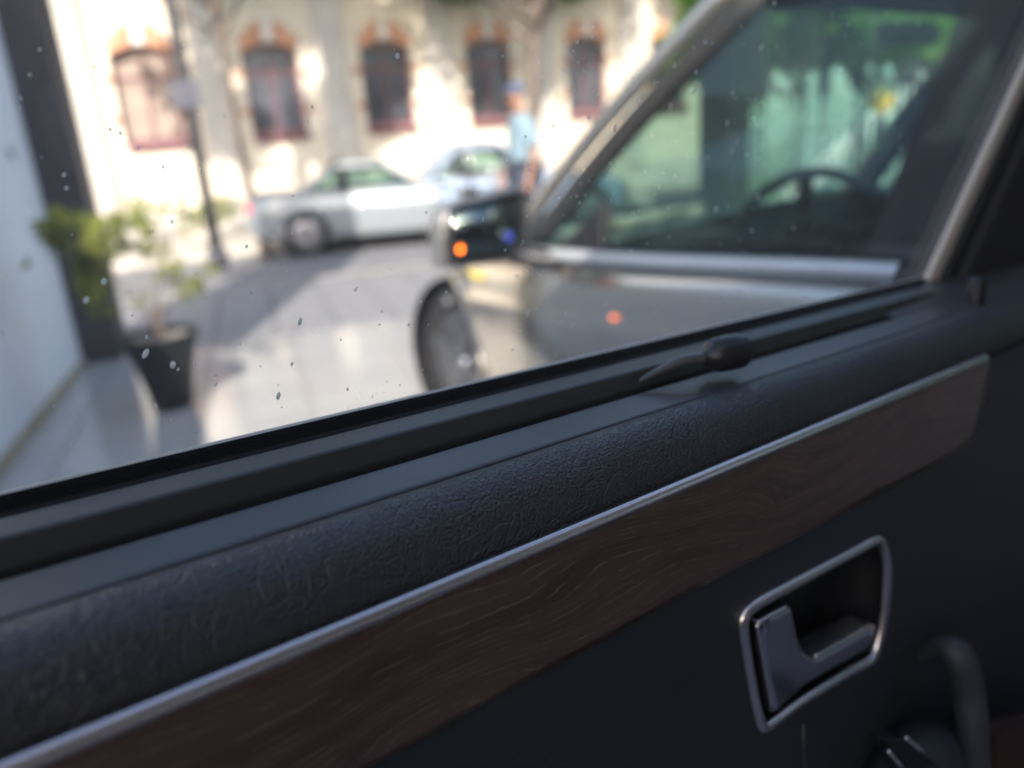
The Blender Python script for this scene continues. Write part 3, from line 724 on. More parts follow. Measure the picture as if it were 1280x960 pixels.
def make_tree(loc, h, r, label, group=None, leafm='leaf_tree', n=5200, leaf=.11, lean=(0, 0), tr=.11, clear=.45, nm='street_tree', nb=9):
    t = empty(nm, loc); tag(t, label, 'tree', group)
    pts = [(0, 0, 0), (lean[0]*.3, lean[1]*.3, h*.25), (lean[0]*.5+.04, lean[1]*.6, h*.5), (lean[0], lean[1], h*.75)]
    sp_ = smooth_path(pts, 4)
    tube('trunk', sp_, [tr*(1-.6*i/(len(sp_)-1))*(1.25 if i == 0 else 1) for i in range(len(sp_))], M['bark'], t, 10)
    cl = []
    for k in range(nb):
        a = k*2.4+rng.uniform(-.3, .3); z0 = h*(clear+.05*k*(.55/.9)*.5); rr_ = r*rng.uniform(.5, .95)
        p0 = np.array([lean[0]*z0/h, lean[1]*z0/h, z0]); p1 = np.array([lean[0]+rr_*math.cos(a), lean[1]+rr_*math.sin(a), h*(.62+.36*rng.uniform())])
        mid = (p0+p1)/2+np.array([0, 0, -.1*h*.3]); q = smooth_path([p0, mid, p1], 4)
        tube('limb', q, [tr*.5*(1-.8*i/(len(q)-1)) for i in range(len(q))], M['bark'], t, 6)
        cl.append((p1, r*rng.uniform(.28, .5))); cl.append((mid*.4+p1*.6, r*rng.uniform(.2, .34)))
    cl.append((np.array([lean[0], lean[1], h*.9]), r*.5))
    foliage('crown', cl, n, leaf, M[leafm], t, .8)
    return t
G1 = 'street trees shading the old building'
# trunks seen left of centre and near the middle; crowns above the picture
tp = at_z(275, 335, -.12)
pole = empty('street_pole', (tp[0], tp[1], -.12)); tag(pole, 'dark grey street pole with a small box sign behind the potted shrub', 'pole')
dxp = .0
tube('pole_shaft', [(0, 0, 0), (0, 0, 6.5)], [.075, .06], M['pole'], pole, 14)
tube('pole_foot', [(0, 0, 0), (0, 0, .25)], .13, M['pole'], pole, 14)
bx0 = at_plane(232, 118, np.array([tp[0], tp[1], 0]), FN)
box('sign_box', (-.22, -.12, bx0[2]+.12-.16), (.11, -.07, bx0[2]+.12+.16), M['slate'], pole, bevel=.01)
def trunk_at(px, py, z): q = at_z(px, py, z); return q
t2 = FP+FD*(-2.75)+FN*3.2
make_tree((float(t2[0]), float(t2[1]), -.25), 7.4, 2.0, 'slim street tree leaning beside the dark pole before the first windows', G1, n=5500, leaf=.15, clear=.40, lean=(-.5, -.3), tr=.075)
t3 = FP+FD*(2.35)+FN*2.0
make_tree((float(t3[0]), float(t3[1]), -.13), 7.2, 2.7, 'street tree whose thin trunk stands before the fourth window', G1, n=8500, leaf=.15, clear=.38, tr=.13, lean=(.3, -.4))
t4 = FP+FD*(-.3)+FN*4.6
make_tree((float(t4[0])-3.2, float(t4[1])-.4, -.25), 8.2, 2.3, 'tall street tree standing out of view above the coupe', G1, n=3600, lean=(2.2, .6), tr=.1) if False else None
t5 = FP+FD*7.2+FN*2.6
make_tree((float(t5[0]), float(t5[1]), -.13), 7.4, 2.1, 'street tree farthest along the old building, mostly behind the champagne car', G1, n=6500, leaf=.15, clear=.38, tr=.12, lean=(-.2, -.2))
# bright trees, railings and passers-by seen through the windows of the champagne car
def far(px, D, z=-.13):
    r = ray(px, hor(px)); p = EYE+r*D; return np.array([p[0], p[1], z])
G2 = 'sunlit green trees beyond the champagne car'
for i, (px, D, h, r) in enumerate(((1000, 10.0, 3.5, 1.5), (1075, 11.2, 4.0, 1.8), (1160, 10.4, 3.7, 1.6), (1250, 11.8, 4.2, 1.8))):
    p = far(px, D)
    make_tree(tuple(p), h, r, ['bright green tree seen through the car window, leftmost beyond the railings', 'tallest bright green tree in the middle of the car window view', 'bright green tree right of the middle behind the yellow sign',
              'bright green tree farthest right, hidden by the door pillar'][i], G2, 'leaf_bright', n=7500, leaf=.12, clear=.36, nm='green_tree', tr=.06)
fa, fb = far(930, 8.8, -.25), far(1330, 8.2, -.25)
fd_ = fb-fa; fl_ = np.linalg.norm(fd_); fence = empty('iron_railing', tuple(fa), math.atan2(fd_[1], fd_[0]))
tag(fence, 'pale green iron railing under the sunlit trees beyond the car', 'railing')
nb_ = 34; me = None
for k in range(nb_):
    if me is None: o = tube('railing_bar', [(0, 0, 0), (0, 0, 1.5), (0, 0, 1.62)], [.022, .022, .004], M['fence'], fence, 8); me = o.data
    else: o = link(bpy.data.objects.new('railing_bar', me), fence)
    o.location = (fl_*k/(nb_-1), 0, .1)
for z in (.3, 1.45): box('rail', (-.1, -.02, z), (fl_+.1, .02, z+.05), M['fence'], fence)
for k in range(5): box('post', (fl_*k/4-.04, -.04, 0), (fl_*k/4+.04, .04, 1.9), M['fence'], fence, bevel=.01)
box('low_wall', (-.1, -.1, 0), (fl_+.1, .1, .28), M['teal_wall'], fence)
hb = far(1090, 17.5, -.25)
hs_ = empty('garden_house', tuple(hb), math.atan2(fd_[1], fd_[0])); tag(hs_, 'pale teal building behind the railings and green trees', 'building')
box('wall', (-2, 0, 0), (8, 3, 4.2), M['teal_wall'], hs_)
for k in range(6):
    wv = box('window', (-1.5+1.6*k, -.04, 1.0), (-.7+1.6*k, -.002, 2.6), M['fence'], hs_, bevel=.01); box('pane', (-1.42+1.6*k, -.05, 1.08), (-.78+1.6*k, -.042, 2.52), M['dark_pane'], wv)
box('roof', (-2.2, -.3, 4.2), (8.2, 3.2, 4.45), M['terracotta'], hs_, bevel=.02)
gpz = far(915, 8.9, -.25); gp_ = empty('gate_pier', tuple(gpz), FANG); tag(gp_, 'tall dark pier at the left end of the pale green railings', 'pier')
box('pier_shaft', (-.24, -.24, 0), (.24, .24, 4.2), M['dark_clad'], gp_, bevel=.02); box('pier_cap', (-.3, -.3, 4.2), (.3, .3, 4.32), M['grey_panel'], gp_, bevel=.02)
ys = far(1104, 8.0, -.25); sg = empty('yellow_sign', tuple(ys), fence.rotation_euler.z); tag(sg, 'round yellow sign on a thin post in front of the railings', 'sign')
yz = at_plane(1116, 125, np.array([ys[0], ys[1], 0]), np.array([ray(1116, hor(1116))[0], ray(1116, hor(1116))[1], 0]))[2]+.25
tube('sign_post', [(0, 0, 0), (0, 0, yz+.2)], .03, M['pole'], sg)
bm = bmesh.new(); add_lathe(bm, [(.0001, -.035), (.095, -.035), (.10, -.045), (.095, -.06), (.0001, -.06)], 24, (0, 0, yz), 'y'); finish('sign_disc', bm, M['yellow'], sg, smooth=True)

# ------------------------------------------------------------------ people
def person(loc, face, label, H=1.74, shirt='shirt', legs='trousers', cap=True, stride=.16, armbend=1, group=None):
    p = empty('person', loc, face); tag(p, label, 'person', group)
    k = H/1.74
    J = {'pel': (0, 0, .94), 'wst': (0, 0, 1.1), 'chs': (.01, 0, 1.32), 'nk': (.0, 0, 1.47), 'nk2': (.02, 0, 1.54), 'hd': (.035, 0, 1.62), 'hd2': (.03, 0, 1.69)}
    R = {'pel': (.15, .17), 'wst': (.13, .15), 'chs': (.14, .17), 'nk': (.065, .065), 'nk2': (.055, .055), 'hd': (.088, .072), 'hd2': (.08, .068)}
    E = [('pel', 'wst'), ('wst', 'chs'), ('chs', 'nk'), ('nk', 'nk2'), ('nk2', 'hd'), ('hd', 'hd2')]
    for s, n in ((1, 'L'), (-1, 'R')):
        f = stride*s
        J.update({'hip'+n: (0, .09*s, .9), 'kn'+n: (f*.55+.03, .1*s, .5), 'an'+n: (f-.02, .1*s, .09), 'toe'+n: (f+.15, .12*s, .035),
                  'sh'+n: (0, .185*s, 1.41), 'el'+n: (-.03-f*.3, .235*s, 1.13), 'wr'+n: (.08-f*.6, .24*s, .9), 'ha'+n: (.11-f*.6, .235*s, .82)})
        R.update({'hip'+n: (.095, .095), 'kn'+n: (.06, .06), 'an'+n: (.042, .042), 'toe'+n: (.035, .04), 'sh'+n: (.062, .062), 'el'+n: (.042, .042), 'wr'+n: (.028, .028), 'ha'+n: (.036, .018)})
        E += [('pel', 'hip'+n), ('hip'+n, 'kn'+n), ('kn'+n, 'an'+n), ('an'+n, 'toe'+n), ('chs', 'sh'+n), ('sh'+n, 'el'+n), ('el'+n, 'wr'+n), ('wr'+n, 'ha'+n)]
        for q in range(5):      # fingers and thumb
            oy = (q-1.5)*.017 if q < 4 else .0; ox = (.0 if q < 4 else .035)
            b = J['ha'+n]; l = (.075, .085, .08, .06, .05)[q]
            J['f%d%s' % (q, n)] = (b[0]+oy*1.0+ox*.7, b[1], b[2]-.03*(q < 4)); R['f%d%s' % (q, n)] = (.0095, .0095)
            J['g%d%s' % (q, n)] = (b[0]+oy*1.1+ox*1.3, b[1]-.012*s, b[2]-.03-l*.9*(1 if q < 4 else .6)); R['g%d%s' % (q, n)] = (.008, .008)
            E += [('ha'+n, 'f%d%s' % (q, n)), ('f%d%s' % (q, n), 'g%d%s' % (q, n))]
    keys = list(J); idx = {a: i for i, a in enumerate(keys)}
    def skinned(nm, keep, m, grow=0.0, root='pel'):
        ks = [a for a in keys if a in keep]; id_ = {a: i for i, a in enumerate(ks)}
        me = bpy.data.meshes.new(nm); me.from_pydata([tuple(c*k for c in J[a]) for a in ks], [(id_[a], id_[b]) for a, b in E if a in id_ and b in id_], [])
        me.materials.append(m); o = link(bpy.data.objects.new(nm, me), p)
        md = o.modifiers.new('skin', 'SKIN'); md.use_smooth_shade = True
        if not me.skin_vertices: me.skin_vertices.new()
        for a in ks:
            sv = me.skin_vertices[0].data[id_[a]]; sv.radius = tuple((r_2+grow)*k for r_2 in R[a]); sv.use_root = (a == root)
        sb = o.modifiers.new('sub', 'SUBSURF'); sb.levels = 1; sb.render_levels = 2
        return o
    body = skinned('body', keys, M['skin'])
    skinned('shirt', ['pel', 'wst', 'chs', 'nk', 'shL', 'shR', 'elL', 'elR'], M[shirt], .026)
    skinned('trousers', ['pel', 'hipL', 'hipR', 'knL', 'knR', 'anL', 'anR'], M[legs], .016)
    for s, n in ((1, 'L'), (-1, 'R')):
        a, t = J['an'+n], J['toe'+n]
        ball('shoe', ((a[0]*.45+t[0]*.55)*k-.01, (a[1]+t[1])/2*k, .045), .06, M['shoe'], p, (2.3, .85, .75))
    hz = 1.655*k
    ball('nose', (.125*k, 0, hz-.02), .014, M['skin'], p, (1, .7, 1.3), 8)
    for s in (1, -1):
        ball('eye', (.105*k, .031*s, hz+.012), .011, M['dark_pane'], p, (1, 1, .7), 8); ball('ear', (.03*k, .079*s, hz-.01), .022, M['skin'], p, (.8, .35, 1.3), 8)
    ball('mouth', (.112*k, 0, hz-.058), .018, M['red_frame'], p, (.4, 1, .25), 8)
    if cap:
        bm = bmesh.new(); bmesh.ops.create_uvsphere(bm, u_segments=18, v_segments=10, radius=.1)
        bmesh.ops.bisect_plane(bm, geom=bm.verts[:]+bm.edges[:]+bm.faces[:], plane_co=(0, 0, 0), plane_no=(0, 0, -1), clear_outer=True)
        for v in bm.verts: v.co = Vector((v.co.x*1.13+.028, v.co.y*.9, v.co.z*.95+hz+.03))
        c_ = finish('cap', bm, M['cap'], p, smooth=True)
        ball('cap_peak', (.14, 0, hz+.035), .07, M['cap'], c_, (1, .9, .12))
    else:
        ball('hair', (.015, 0, hz+.045), .095, M['bark'], p, (1.05, .86, .85))
    return p
pp = at_z(662, 326, 0.0); pdir = math.radians(152)
person((float(pp[0]), float(pp[1]), 0.0), pdir, 'man in a light blue shirt and dark cap standing past the door mirror', armbend=1)
p2 = far(1088, 11.0, -.25); person(tuple(p2), 1.2, 'passer-by in a blue top near the railings beyond the car', shirt='cap', cap=False, group=None)
# ------------------------------------------------------------------ scooters between the cars (chrome glints)
def scooter(loc, ang, label):
    s = empty('scooter', loc, ang); tag(s, label, 'scooter', 'scooters parked on the far pavement')
    for x in (-.55, .6):
        wv = lathe('wheel', [(.12, -.02), (.17, -.045), (.235, -.05), (.25, 0), (.235, .05), (.17, .045), (.12, .02)], M['tyre'], s, 22, axis='y', cap=False); wv.location = (x, 0, .25)
        lathe('rim', [(.0001, -.03), (.13, -.03), (.14, 0), (.13, .03), (.0001, .03)], M['rim'], wv, 16, axis='y')
    body = shell('body', [[(x+dx*0, y*wy, z0_+zz) for y, zz in ((-1, 0), (-1, .28), (-.5, .38), (.5, .38), (1, .28), (1, 0))] for x, wy, z0_, dx in ((-.8, .08, .5, 0), (-.6, .15, .38, 0), (-.2, .17, .3, 0), (.0, .14, .22, 0))], M['blue_paint'], s)
    box('footboard', (-.05, -.16, .22), (.42, .16, .27), M['black_plastic'], s, bevel=.02)
    fsx = box('leg_shield', (-.02, -.19, 0), (.02, .19, .62), M['blue_paint'], s, bevel=.02); fsx.location = (.4, 0, .26); fsx.rotation_euler = (0, -.2, 0)
    tube('fork', [(.6, 0, .25), (.42, 0, .8), (.34, 0, 1.02)], .03, M['rim'], s)
    tube('handlebar', smooth_path([(.22, -.33, 1.05), (.34, -.15, 1.06), (.34, .15, 1.06), (.22, .33, 1.05)], 3), .018, M['rim'], s)
    box('seat', (-.7, -.13, .7), (-.08, .13, .8), M['black_plastic'], s, bevel=.035)
    ball('headlight', (.45, 0, .93), .075, M['polished'], s, (.6, 1, 1))
    for y in (-.3, .3):
        tube('mirror_stalk', [(.28, y, 1.05), (.26, y*1.15, 1.22)], .007, M['chrome'], s, 6); ball('mirror', (.26, y*1.17, 1.26), .055, M['polished'], s, (.8, 1, .9))
    return s
for i, (px, D, a) in enumerate(((545, 12.6, -.2), (572, 12.2, .1), (612, 11.6, -.4))):
    q = far(px, D, -.25); scooter(tuple(q), FANG+math.pi/2+a, ['blue scooter with chrome mirrors just ahead of the pale coupe', 'middle one of the blue scooters between the coupe and the walking man', 'blue scooter nearest the man in the light blue shirt'][i])

# ------------------------------------------------------------------ potted shrub
pp = at_z(218, 508, 0)
pot = empty('plant_pot', (pp[0], pp[1], 0)); 
tag(pot, 'tall tapered black planter with a sparse shrub on the tiled patio', 'planter')
Dp = np.linalg.norm(pp-EYE)
rim_z = at_plane(210, 414, np.array([pp[0], pp[1], 0]), np.array([ray(215, 300)[0], ray(215, 300)[1], 0]))[2]
pr_ = .206
lathe('pot_body', [(.0001, 0), (.095, 0), (.105, .01), (.13, rim_z*.35), (.165, rim_z*.7), (pr_-.008, rim_z-.03), (pr_, rim_z-.02), (pr_, rim_z), (pr_-.02, rim_z), (pr_-.03, rim_z-.05)], M['pot'], pot, 40, cap=False)
lathe('soil', [(.0001, rim_z-.028), (pr_*.5, rim_z-.026), (pr_-.022, rim_z-.035)], M['soil'], pot, 30, cap=False)
vn = np.array([ray(215, 300)[0], ray(215, 300)[1], 0])
def potpt(px, py, off=0.0):
    q = at_plane(px, py, np.array([pp[0], pp[1], 0])+vn*off, vn); return q-np.array([pp[0], pp[1], 0])
base = np.array([0, 0, rim_z-.03])
shr = pot
stems = []
for tx, ty, off in ((165, 345, .1), (110, 330, -.1), (78, 285, .05), (150, 290, .15), (195, 255, -.1), (225, 262, .1), (262, 300, 0), (248, 375, -.1), (215, 300, .15), (125, 385, -.15), (170, 262, 0), (188, 330, .1)):
    e = potpt(tx, ty, off); m1 = base*.45+e*.55+np.array([0, 0, .10]); m0 = base*.85+e*.15+np.array([0, 0, .1])
    stems.append(smooth_path([base+rng.uniform(-.03, .03, 3)*np.array([1, 1, 0]), m0, m1, e], 4))
bm = bmesh.new()
for s_ in stems: add_tube(bm, s_, [.0045*(1-.7*i/(len(s_)-1)) for i in range(len(s_))], 6)
finish('stem', bm, M['bark'], shr, smooth=True)
cl = [(potpt(95, 300, 0), .17), (potpt(70, 280, .1), .09), (potpt(128, 300, -.1), .13), (potpt(118, 345, .05), .12), (potpt(112, 372, 0), .07), (potpt(130, 385, .1), .07),
      (potpt(60, 292, 0), .07), (potpt(150, 275, 0), .07)]
fo = foliage('foliage', cl, 620, .036, M['leaf_dark'], shr); fo['kind'] = 'stuff'
cl2 = [(potpt(175, 258, .0), .08), (potpt(215, 255, .1), .08), (potpt(240, 262, 0), .06), (potpt(240, 362, -.1), .07), (potpt(222, 350, .05), .08), (potpt(258, 340, 0), .06), (potpt(180, 300, 0), .1), (potpt(205, 325, 0), .1), (potpt(170, 380, 0), .06), (potpt(30, 328, 0), .03)]
fo = foliage('foliage', cl2, 260, .032, M['leaf_dark'], shr); fo['kind'] = 'stuff'
# low planting at the foot of the old building
for i, (s_, w__) in enumerate(((-4.6, 1.0), (-3.2, .7))):
    q = FP+FD*s_+FN*.9
    b_ = empty('low_shrub', (float(q[0]), float(q[1]), -.13)); tag(b_, ['low brownish green shrub at the foot of the old building by its first window', 'smaller low shrub right of the first low shrub by the old building'][i], 'shrub')
    tube('stem', [(0, 0, 0), (0, 0, .3)], .02, M['bark'], b_, 6)
    foliage('foliage', [(np.array([x, 0, .45+.1*math.sin(x*5)]), .25) for x in np.linspace(-w__/2, w__/2, 4)], 500, .05, M['leaf_dark'], b_)['kind'] = 'stuff'

# ------------------------------------------------------------------ OUR OWN CAR
# door frame of reference: x along the door, y outwards, z up; origin moved to the foot of the door
OFF = np.array([0, .17, -.62])
def qd(px, py, y):
    r = ray(px, py); q = np.array([r@DX, r@DY, r@DZ]); q = q/q[1]*y; return q-OFF
DM = Matrix(((DX[0], 0, DZ[0], 0), (DX[1], 1, DZ[1], 0), (DX[2], 0, DZ[2], 0), (0, 0, 0, 1)))
base_w = EYE+DX*OFF[0]+DY*OFF[1]+DZ*OFF[2]
DM.translation = Vector(base_w)
door = empty('car_door', mtx=DM)
tag(door, 'inside of a car door with black leather sill, dark wood strip and chrome opener', 'car door')
Y0, Z0_ = OFF[1], OFF[2]
def dprof(pts): return [(y-Y0, z-Z0_) for y, z in pts]
XA, XB = -.55, 1.02
# glass with its own thickness, running down into the seal
g0 = qd(1152, 352, .262); g1 = qd(1282, 68, .262)
slope_ = (g1[0]-g0[0])/(g1[2]-g0[2])
zt = g0[2]+.52
gl_out = [(XA, g0[2]-.03), (g0[0]+.01-.03*slope_, g0[2]-.03), (g0[0]+.012+slope_*.52, zt), (XA, zt)]
plate('window_glass', [gl_out], .262-Y0, .266-Y0, M['window'], door)
# felt run
bm = bmesh.new(); ribbon(bm, dprof([(.2615, -.112), (.2613, -.0915), (.2605, -.0903), (.2585, -.0912), (.2545, -.0935), (.2503, -.0942), (.2503, -.112)]), XA, g0[0]+.005, 1)
finish('felt_seal', bm, M['felt'], door)
bm = bmesh.new(); ribbon(bm, dprof([(.2665, -.112), (.2668, -.0945), (.270, -.0925), (.276, -.0945), (.285, -.103), (.29, -.12)]), XA, .78, 1)
finish('bright_rim_seal', bm, M['edge_and_rim_reflection'], door, smooth=True)  # outer lip, its pale colour stands in for the bright glass rim reflection
# glass run sill (lit top face, darker side face, black slot)
bm = bmesh.new(); ribbon(bm, dprof([(.2502, -.115), (.2502, -.0940), (.2494, -.0933), (.2375, -.0936), (.2360, -.0943), (.2335, -.1005), (.2332, -.1025), (.2332, -.125)]), XA, .585, 1)
finish('sill_moulding', bm, M['sill_plastic'], door, bevel=.0006)
bm = bmesh.new(); ribbon(bm, dprof([(.2335, -.106), (.2255, -.106)]), XA, .60, 1); finish('shade_slot', bm, M['void'], door)
# grey soft strip
bm = bmesh.new(); ribbon(bm, dprof([(.2262, -.125), (.2262, -.1017), (.2255, -.1009), (.2240, -.1008), (.2085, -.1020), (.2068, -.1026), (.2062, -.1045)]), XA, .62, 1)
finish('slot_strip', bm, M['soft_plastic'], door, bevel=.0008)
# leather roll, gently uneven so that it reads as padded
prof = smooth_path(dprof([(.2062, -.1075), (.2058, -.1035), (.2035, -.1017), (.199, -.1013), (.1935, -.1033), (.1885, -.1075), (.1848, -.1135), (.1828, -.1195), (.1822, -.125), (.1822, -.134)]), 5)
bm = bmesh.new(); rows = []
NX = 260
for i in range(NX+1):
    x = XA+(XB-XA)*i/NX; rr_ = []
    for j, (y, z) in enumerate(prof):
        t = j/(len(prof)-1); e = .0007*math.sin(x*23+1.3)*math.sin(math.pi*t)+.0005*math.sin(x*61+t*3)*math.sin(math.pi*t)
        rr_.append(bm.verts.new((x, y-e*.6, z+e*.5)))
    rows.append(rr_)
for A, B in zip(rows, rows[1:]):
    for j in range(len(prof)-1): bm.faces.new((A[j], A[j+1], B[j+1], B[j]))
finish('leather_sill', bm, M['leather'], door, smooth=True)
# rear end of the sill, a flat cap that swallows the slot
bm = bmesh.new()
capp = smooth_path(dprof([(.262, -.0935), (.250, -.0935), (.235, -.0952), (.22, -.0995), (.2062, -.1035)]), 4)
rows = []
for i in range(13):
    x = .535+(XB-.535)*i/12; e = min(1, i/2.5); lift = -.0045*(1-e)**2
    rows.append([bm.verts.new((x+.03*(1-abs(2*j/(len(capp)-1)-1)) * -1*(1 if i == 0 else 0), y, z+lift)) for j, (y, z) in enumerate(capp)])
for A, B in zip(rows, rows[1:]):
    for j in range(len(capp)-1): bm.faces.new((A[j], A[j+1], B[j+1], B[j]))
finish('sill_end_cap', bm, M['soft_plastic'], door, smooth=True)
# chrome line above the wood
ce = qd(1229, 450, .179)
bm = bmesh.new()
cprof = dprof([(.1822, -.1262), (.1798, -.1206), (.1775, -.1200), (.1764, -.1206), (.1752, -.1223), (.1752, -.1234), (.1775, -.1262)])
rws = ribbon(bm, cprof, XA, ce[0]-.002, 1)
bm.faces.new(rws[1])
finish('chrome_strip', bm, M['chrome'], door, bevel=.0003)
# wood veneer panel
YW = .1765
top_l = []
wpts = [qd(*p, YW) for p in ((1233, 462), (1232, 490), (1226, 525), (1217, 550), (1194, 568), (1158, 588), (1117, 608), (1000, 672), (860, 744), (769, 794), (640, 864), (480, 951))]
wpts = [(p[0], p[2]) for p in wpts]
e0, e1 = wpts[-2], wpts[-1]; sl_ = (e1[1]-e0[1])/(e1[0]-e0[0])
wpts.append((XA, e1[1]+sl_*.15*(XA-e1[0])))
wl = top_l+wpts
bm = bmesh.new()
xs_ = np.linspace(XA, ce[0]+.004, 90)
xb = np.array([p[0] for p in wpts][::-1]); zb_ = np.array([p[1] for p in wpts][::-1])
NZ = 14; rows = []
o_ = np.argsort(xb); xb, zb_ = xb[o_], zb_[o_]
for x in xs_:
    z1 = -.1232-Z0_; z0 = float(np.interp(x, xb, zb_)); z0 = min(z0, z1-.0005); row = []
    for j in range(NZ+1):
        t = j/NZ; z = z1+(z0-z1)*t; bul = .0012*math.sin(math.pi*t)**.8-.0006*t
        row.append(bm.verts.new((x, YW-Y0-bul, z)))
    rows.append(row)
for A, B in zip(rows, rows[1:]):
    for j in range(NZ): bm.faces.new((A[j], A[j+1], B[j+1], B[j]))
wd = finish('wood_trim', bm, M['wood'], door, smooth=True)
q = wd.modifiers.new('solid', 'SOLIDIFY'); q.thickness = .003; q.offset = -1
# lower panel with a real opening for the opener
YP = .1782
hloop = [(1030, 707), (1070, 686), (1090, 675), (1098, 676), (1104, 690), (1107, 712), (1104, 760), (1096, 800), (1086, 824), (1060, 838), (1003, 873), (962, 903), (952, 908), (946, 896), (938, 860), (931, 820), (926, 785), (928, 768), (938, 757), (952, 748), (988, 729)]
hl = [qd(x, y, YP) for x, y in hloop]; hl = smooth_path(hl, 3, closed=True)
hole = [(p[0], p[2]) for p in hl]
bm = bmesh.new()
outer = [(XA, .02), (XA, -.1245-Z0_), (XB, -.1245-Z0_), (XB, .02)]
edges = []
for lp_ in (outer, hole):
    vs = [bm.verts.new((x, YP-Y0, z)) for x, z in lp_]
    edges += [bm.edges.new((vs[i], vs[(i+1) % len(vs)])) for i in range(len(vs))]
bmesh.ops.triangle_fill(bm, use_beauty=True, edges=edges, normal=(0, -1, 0))
pn = finish('lower_panel', bm, M['panel'], door)

# opener: bowl, chrome bezel, lever
opener = empty('door_opener'); opener.parent = door
hc = sum(hl)/len(hl); opener.location = Vector((hc[0], hc[1], hc[2]))
rel = lambda p, dy=0: (p[0]-hc[0], p[1]-hc[1]+dy, p[2]-hc[2])
shell('recess_bowl', [[rel(p, 0) for p in hl], [rel(p, .008) for p in hl], [rel(hc+(p-hc)*.93, .018) for p in hl], [rel(hc+(p-hc)*.7, .024) for p in hl]], M['void'], opener, cap0=False)
bz_ = tube('bezel', [rel(p, -.0006) for p in hl], .0031, M['chrome'], opener, 10, closed=True)
lev = [(945, 779), (950, 775), (981, 758), (986, 760), (990, 775), (994, 793), (1001, 812), (1012, 820), (1022, 819), (1085, 783), (1090, 786), (1087, 806), (1075, 815), (1003, 856), (968, 887), (962, 884), (955, 850), (950, 815)]
lv = smooth_path([qd(x, y, YP-.002) for x, y in lev], 2, closed=True); lc = sum(lv)/len(lv)
def rl(k, dy): return [rel(lc+(p-lc)*k, dy) for p in lv]
def inset_shape(dy, d):
    out = []; n = len(lv)
    for i in range(n):
        t = lv[(i+1) % n]-lv[i-1]; t /= np.linalg.norm(t)+1e-9; nn = np.array([t[2], 0, -t[0]])
        out.append(rel(lv[i]-nn*d*INS, dy))
    return out
area = sum(lv[i][0]*lv[(i+1) % len(lv)][2]-lv[(i+1) % len(lv)][0]*lv[i][2] for i in range(len(lv))); INS = 1 if area > 0 else -1
bm = bmesh.new(); rgs = [inset_shape(.014, 0), inset_shape(.0006, 0), inset_shape(-.0012, .0007), inset_shape(-.0022, .0020), inset_shape(-.0021, .0042)]
R = [[bm.verts.new(p) for p in r] for r in rgs]; n = len(R[0])
for A, B in zip(R, R[1:]):
    for j in range(n): bm.faces.new((A[j], A[(j+1) % n], B[(j+1) % n], B[j]))
eds = [bm.edges.get((R[-1][j], R[-1][(j+1) % n])) for j in range(n)]
bmesh.ops.triangle_fill(bm, use_beauty=True, edges=eds, normal=(0, -1, 0))
for f in bm.faces: f.smooth = len(f.verts) == 4
lo = finish('lever', bm, M['dark_chrome'], opener)
for pl_ in lo.data.polygons: pl_.use_smooth = len(pl_.vertices) == 4
# bright polished edges of the lever
tube('lever_edge', [rel(qd(x, y, YP-.0036)) for x, y in smooth_path([(946, 780), (951, 808), (957, 842), (965, 886)], 5)], .0013, M['chrome'], opener, 8)
tube('lever_edge', [rel(qd(x, y, YP-.0036)) for x, y in smooth_path([(1018, 821), (1050, 803), (1087, 783)], 5)], .0012, M['chrome'], opener, 8)
tube('lever_edge', [rel(qd(x, y, YP-.0036)) for x, y in smooth_path([(946, 779), (965, 768), (983, 759)], 5)], .0012, M['chrome'], opener, 8)
kp = qd(1030, 792, YP+.012); ball('recess_stud', rel(kp), .004, M['dark_chrome'], opener, (1, .5, 1))
# panel seam, pull and switch
tube('panel_seam', [qd(1004, 905, YP-.0004), qd(1007, 985, YP-.0004)], .0009, M['soft_plastic'], door, 6)
pull = smooth_path([qd(1140, 822, .184), qd(1176, 806, .166), qd(1198, 822, .155), qd(1209, 862, .15), qd(1214, 905, .145), qd(1218, 970, .142)], 5)
tube('door_pull', pull, [.0035+.0065*min(1, i/9)**1.2 for i in range(len(pull))], M['pull_plastic'], door, 14)
pc = qd(1140, 975, .158)
bm = bmesh.new(); bmesh.ops.create_uvsphere(bm, u_segments=32, v_segments=18, radius=1)
for v in bm.verts:
    v.co = Vector((pc[0]+v.co.x*.048, pc[1]+v.co.y*.024, pc[2]+v.co.z*.034))
finish('armrest_pod', bm, M['panel'], door, smooth=True)
sw = empty('window_switch'); sw.parent = door
c1, c2, c3, c4 = [qd(x, y, .1335) for x, y in ((1112, 926), (1132, 922), (1172, 955), (1140, 975))]
cm = (c1+c2+c3+c4)/4; sw.location = Vector(cm)
bm = bmesh.new()
fa_ = [bm.verts.new(Vector(c-cm)) for c in (c1, c2, c3, c4)]; fb_ = [bm.verts.new(Vector(c-cm)+Vector((0, .012, -.002))) for c in (c1, c2, c3, c4)]
bm.faces.new(fa_); bm.faces.new(fb_[::-1])
for j in range(4): bm.faces.new((fa_[j], fa_[(j+1) % 4], fb_[(j+1) % 4], fb_[j]))
finish('switch_key', bm, M['black_plastic'], sw, bevel=.002)
tube('switch_edge', [Vector(c2-cm), Vector(c3-cm)], .0011, M['chrome'], sw, 8); tube('switch_edge', [Vector(c1-cm)+Vector((0, 0, -.006)), Vector(c4-cm)], .0011, M['chrome'], sw, 8)
bm = bmesh.new(); q_ = [qd(x, y, .150) for x, y in ((1222, 908), (1250, 897), (1300, 890), (1300, 990), (1222, 990))]
vs = [bm.verts.new(p) for p in q_]; bm.faces.new(vs); lt = finish('lower_trim', bm, M['brown'], door); lt.modifiers.new('s', 'SOLIDIFY').thickness = .012
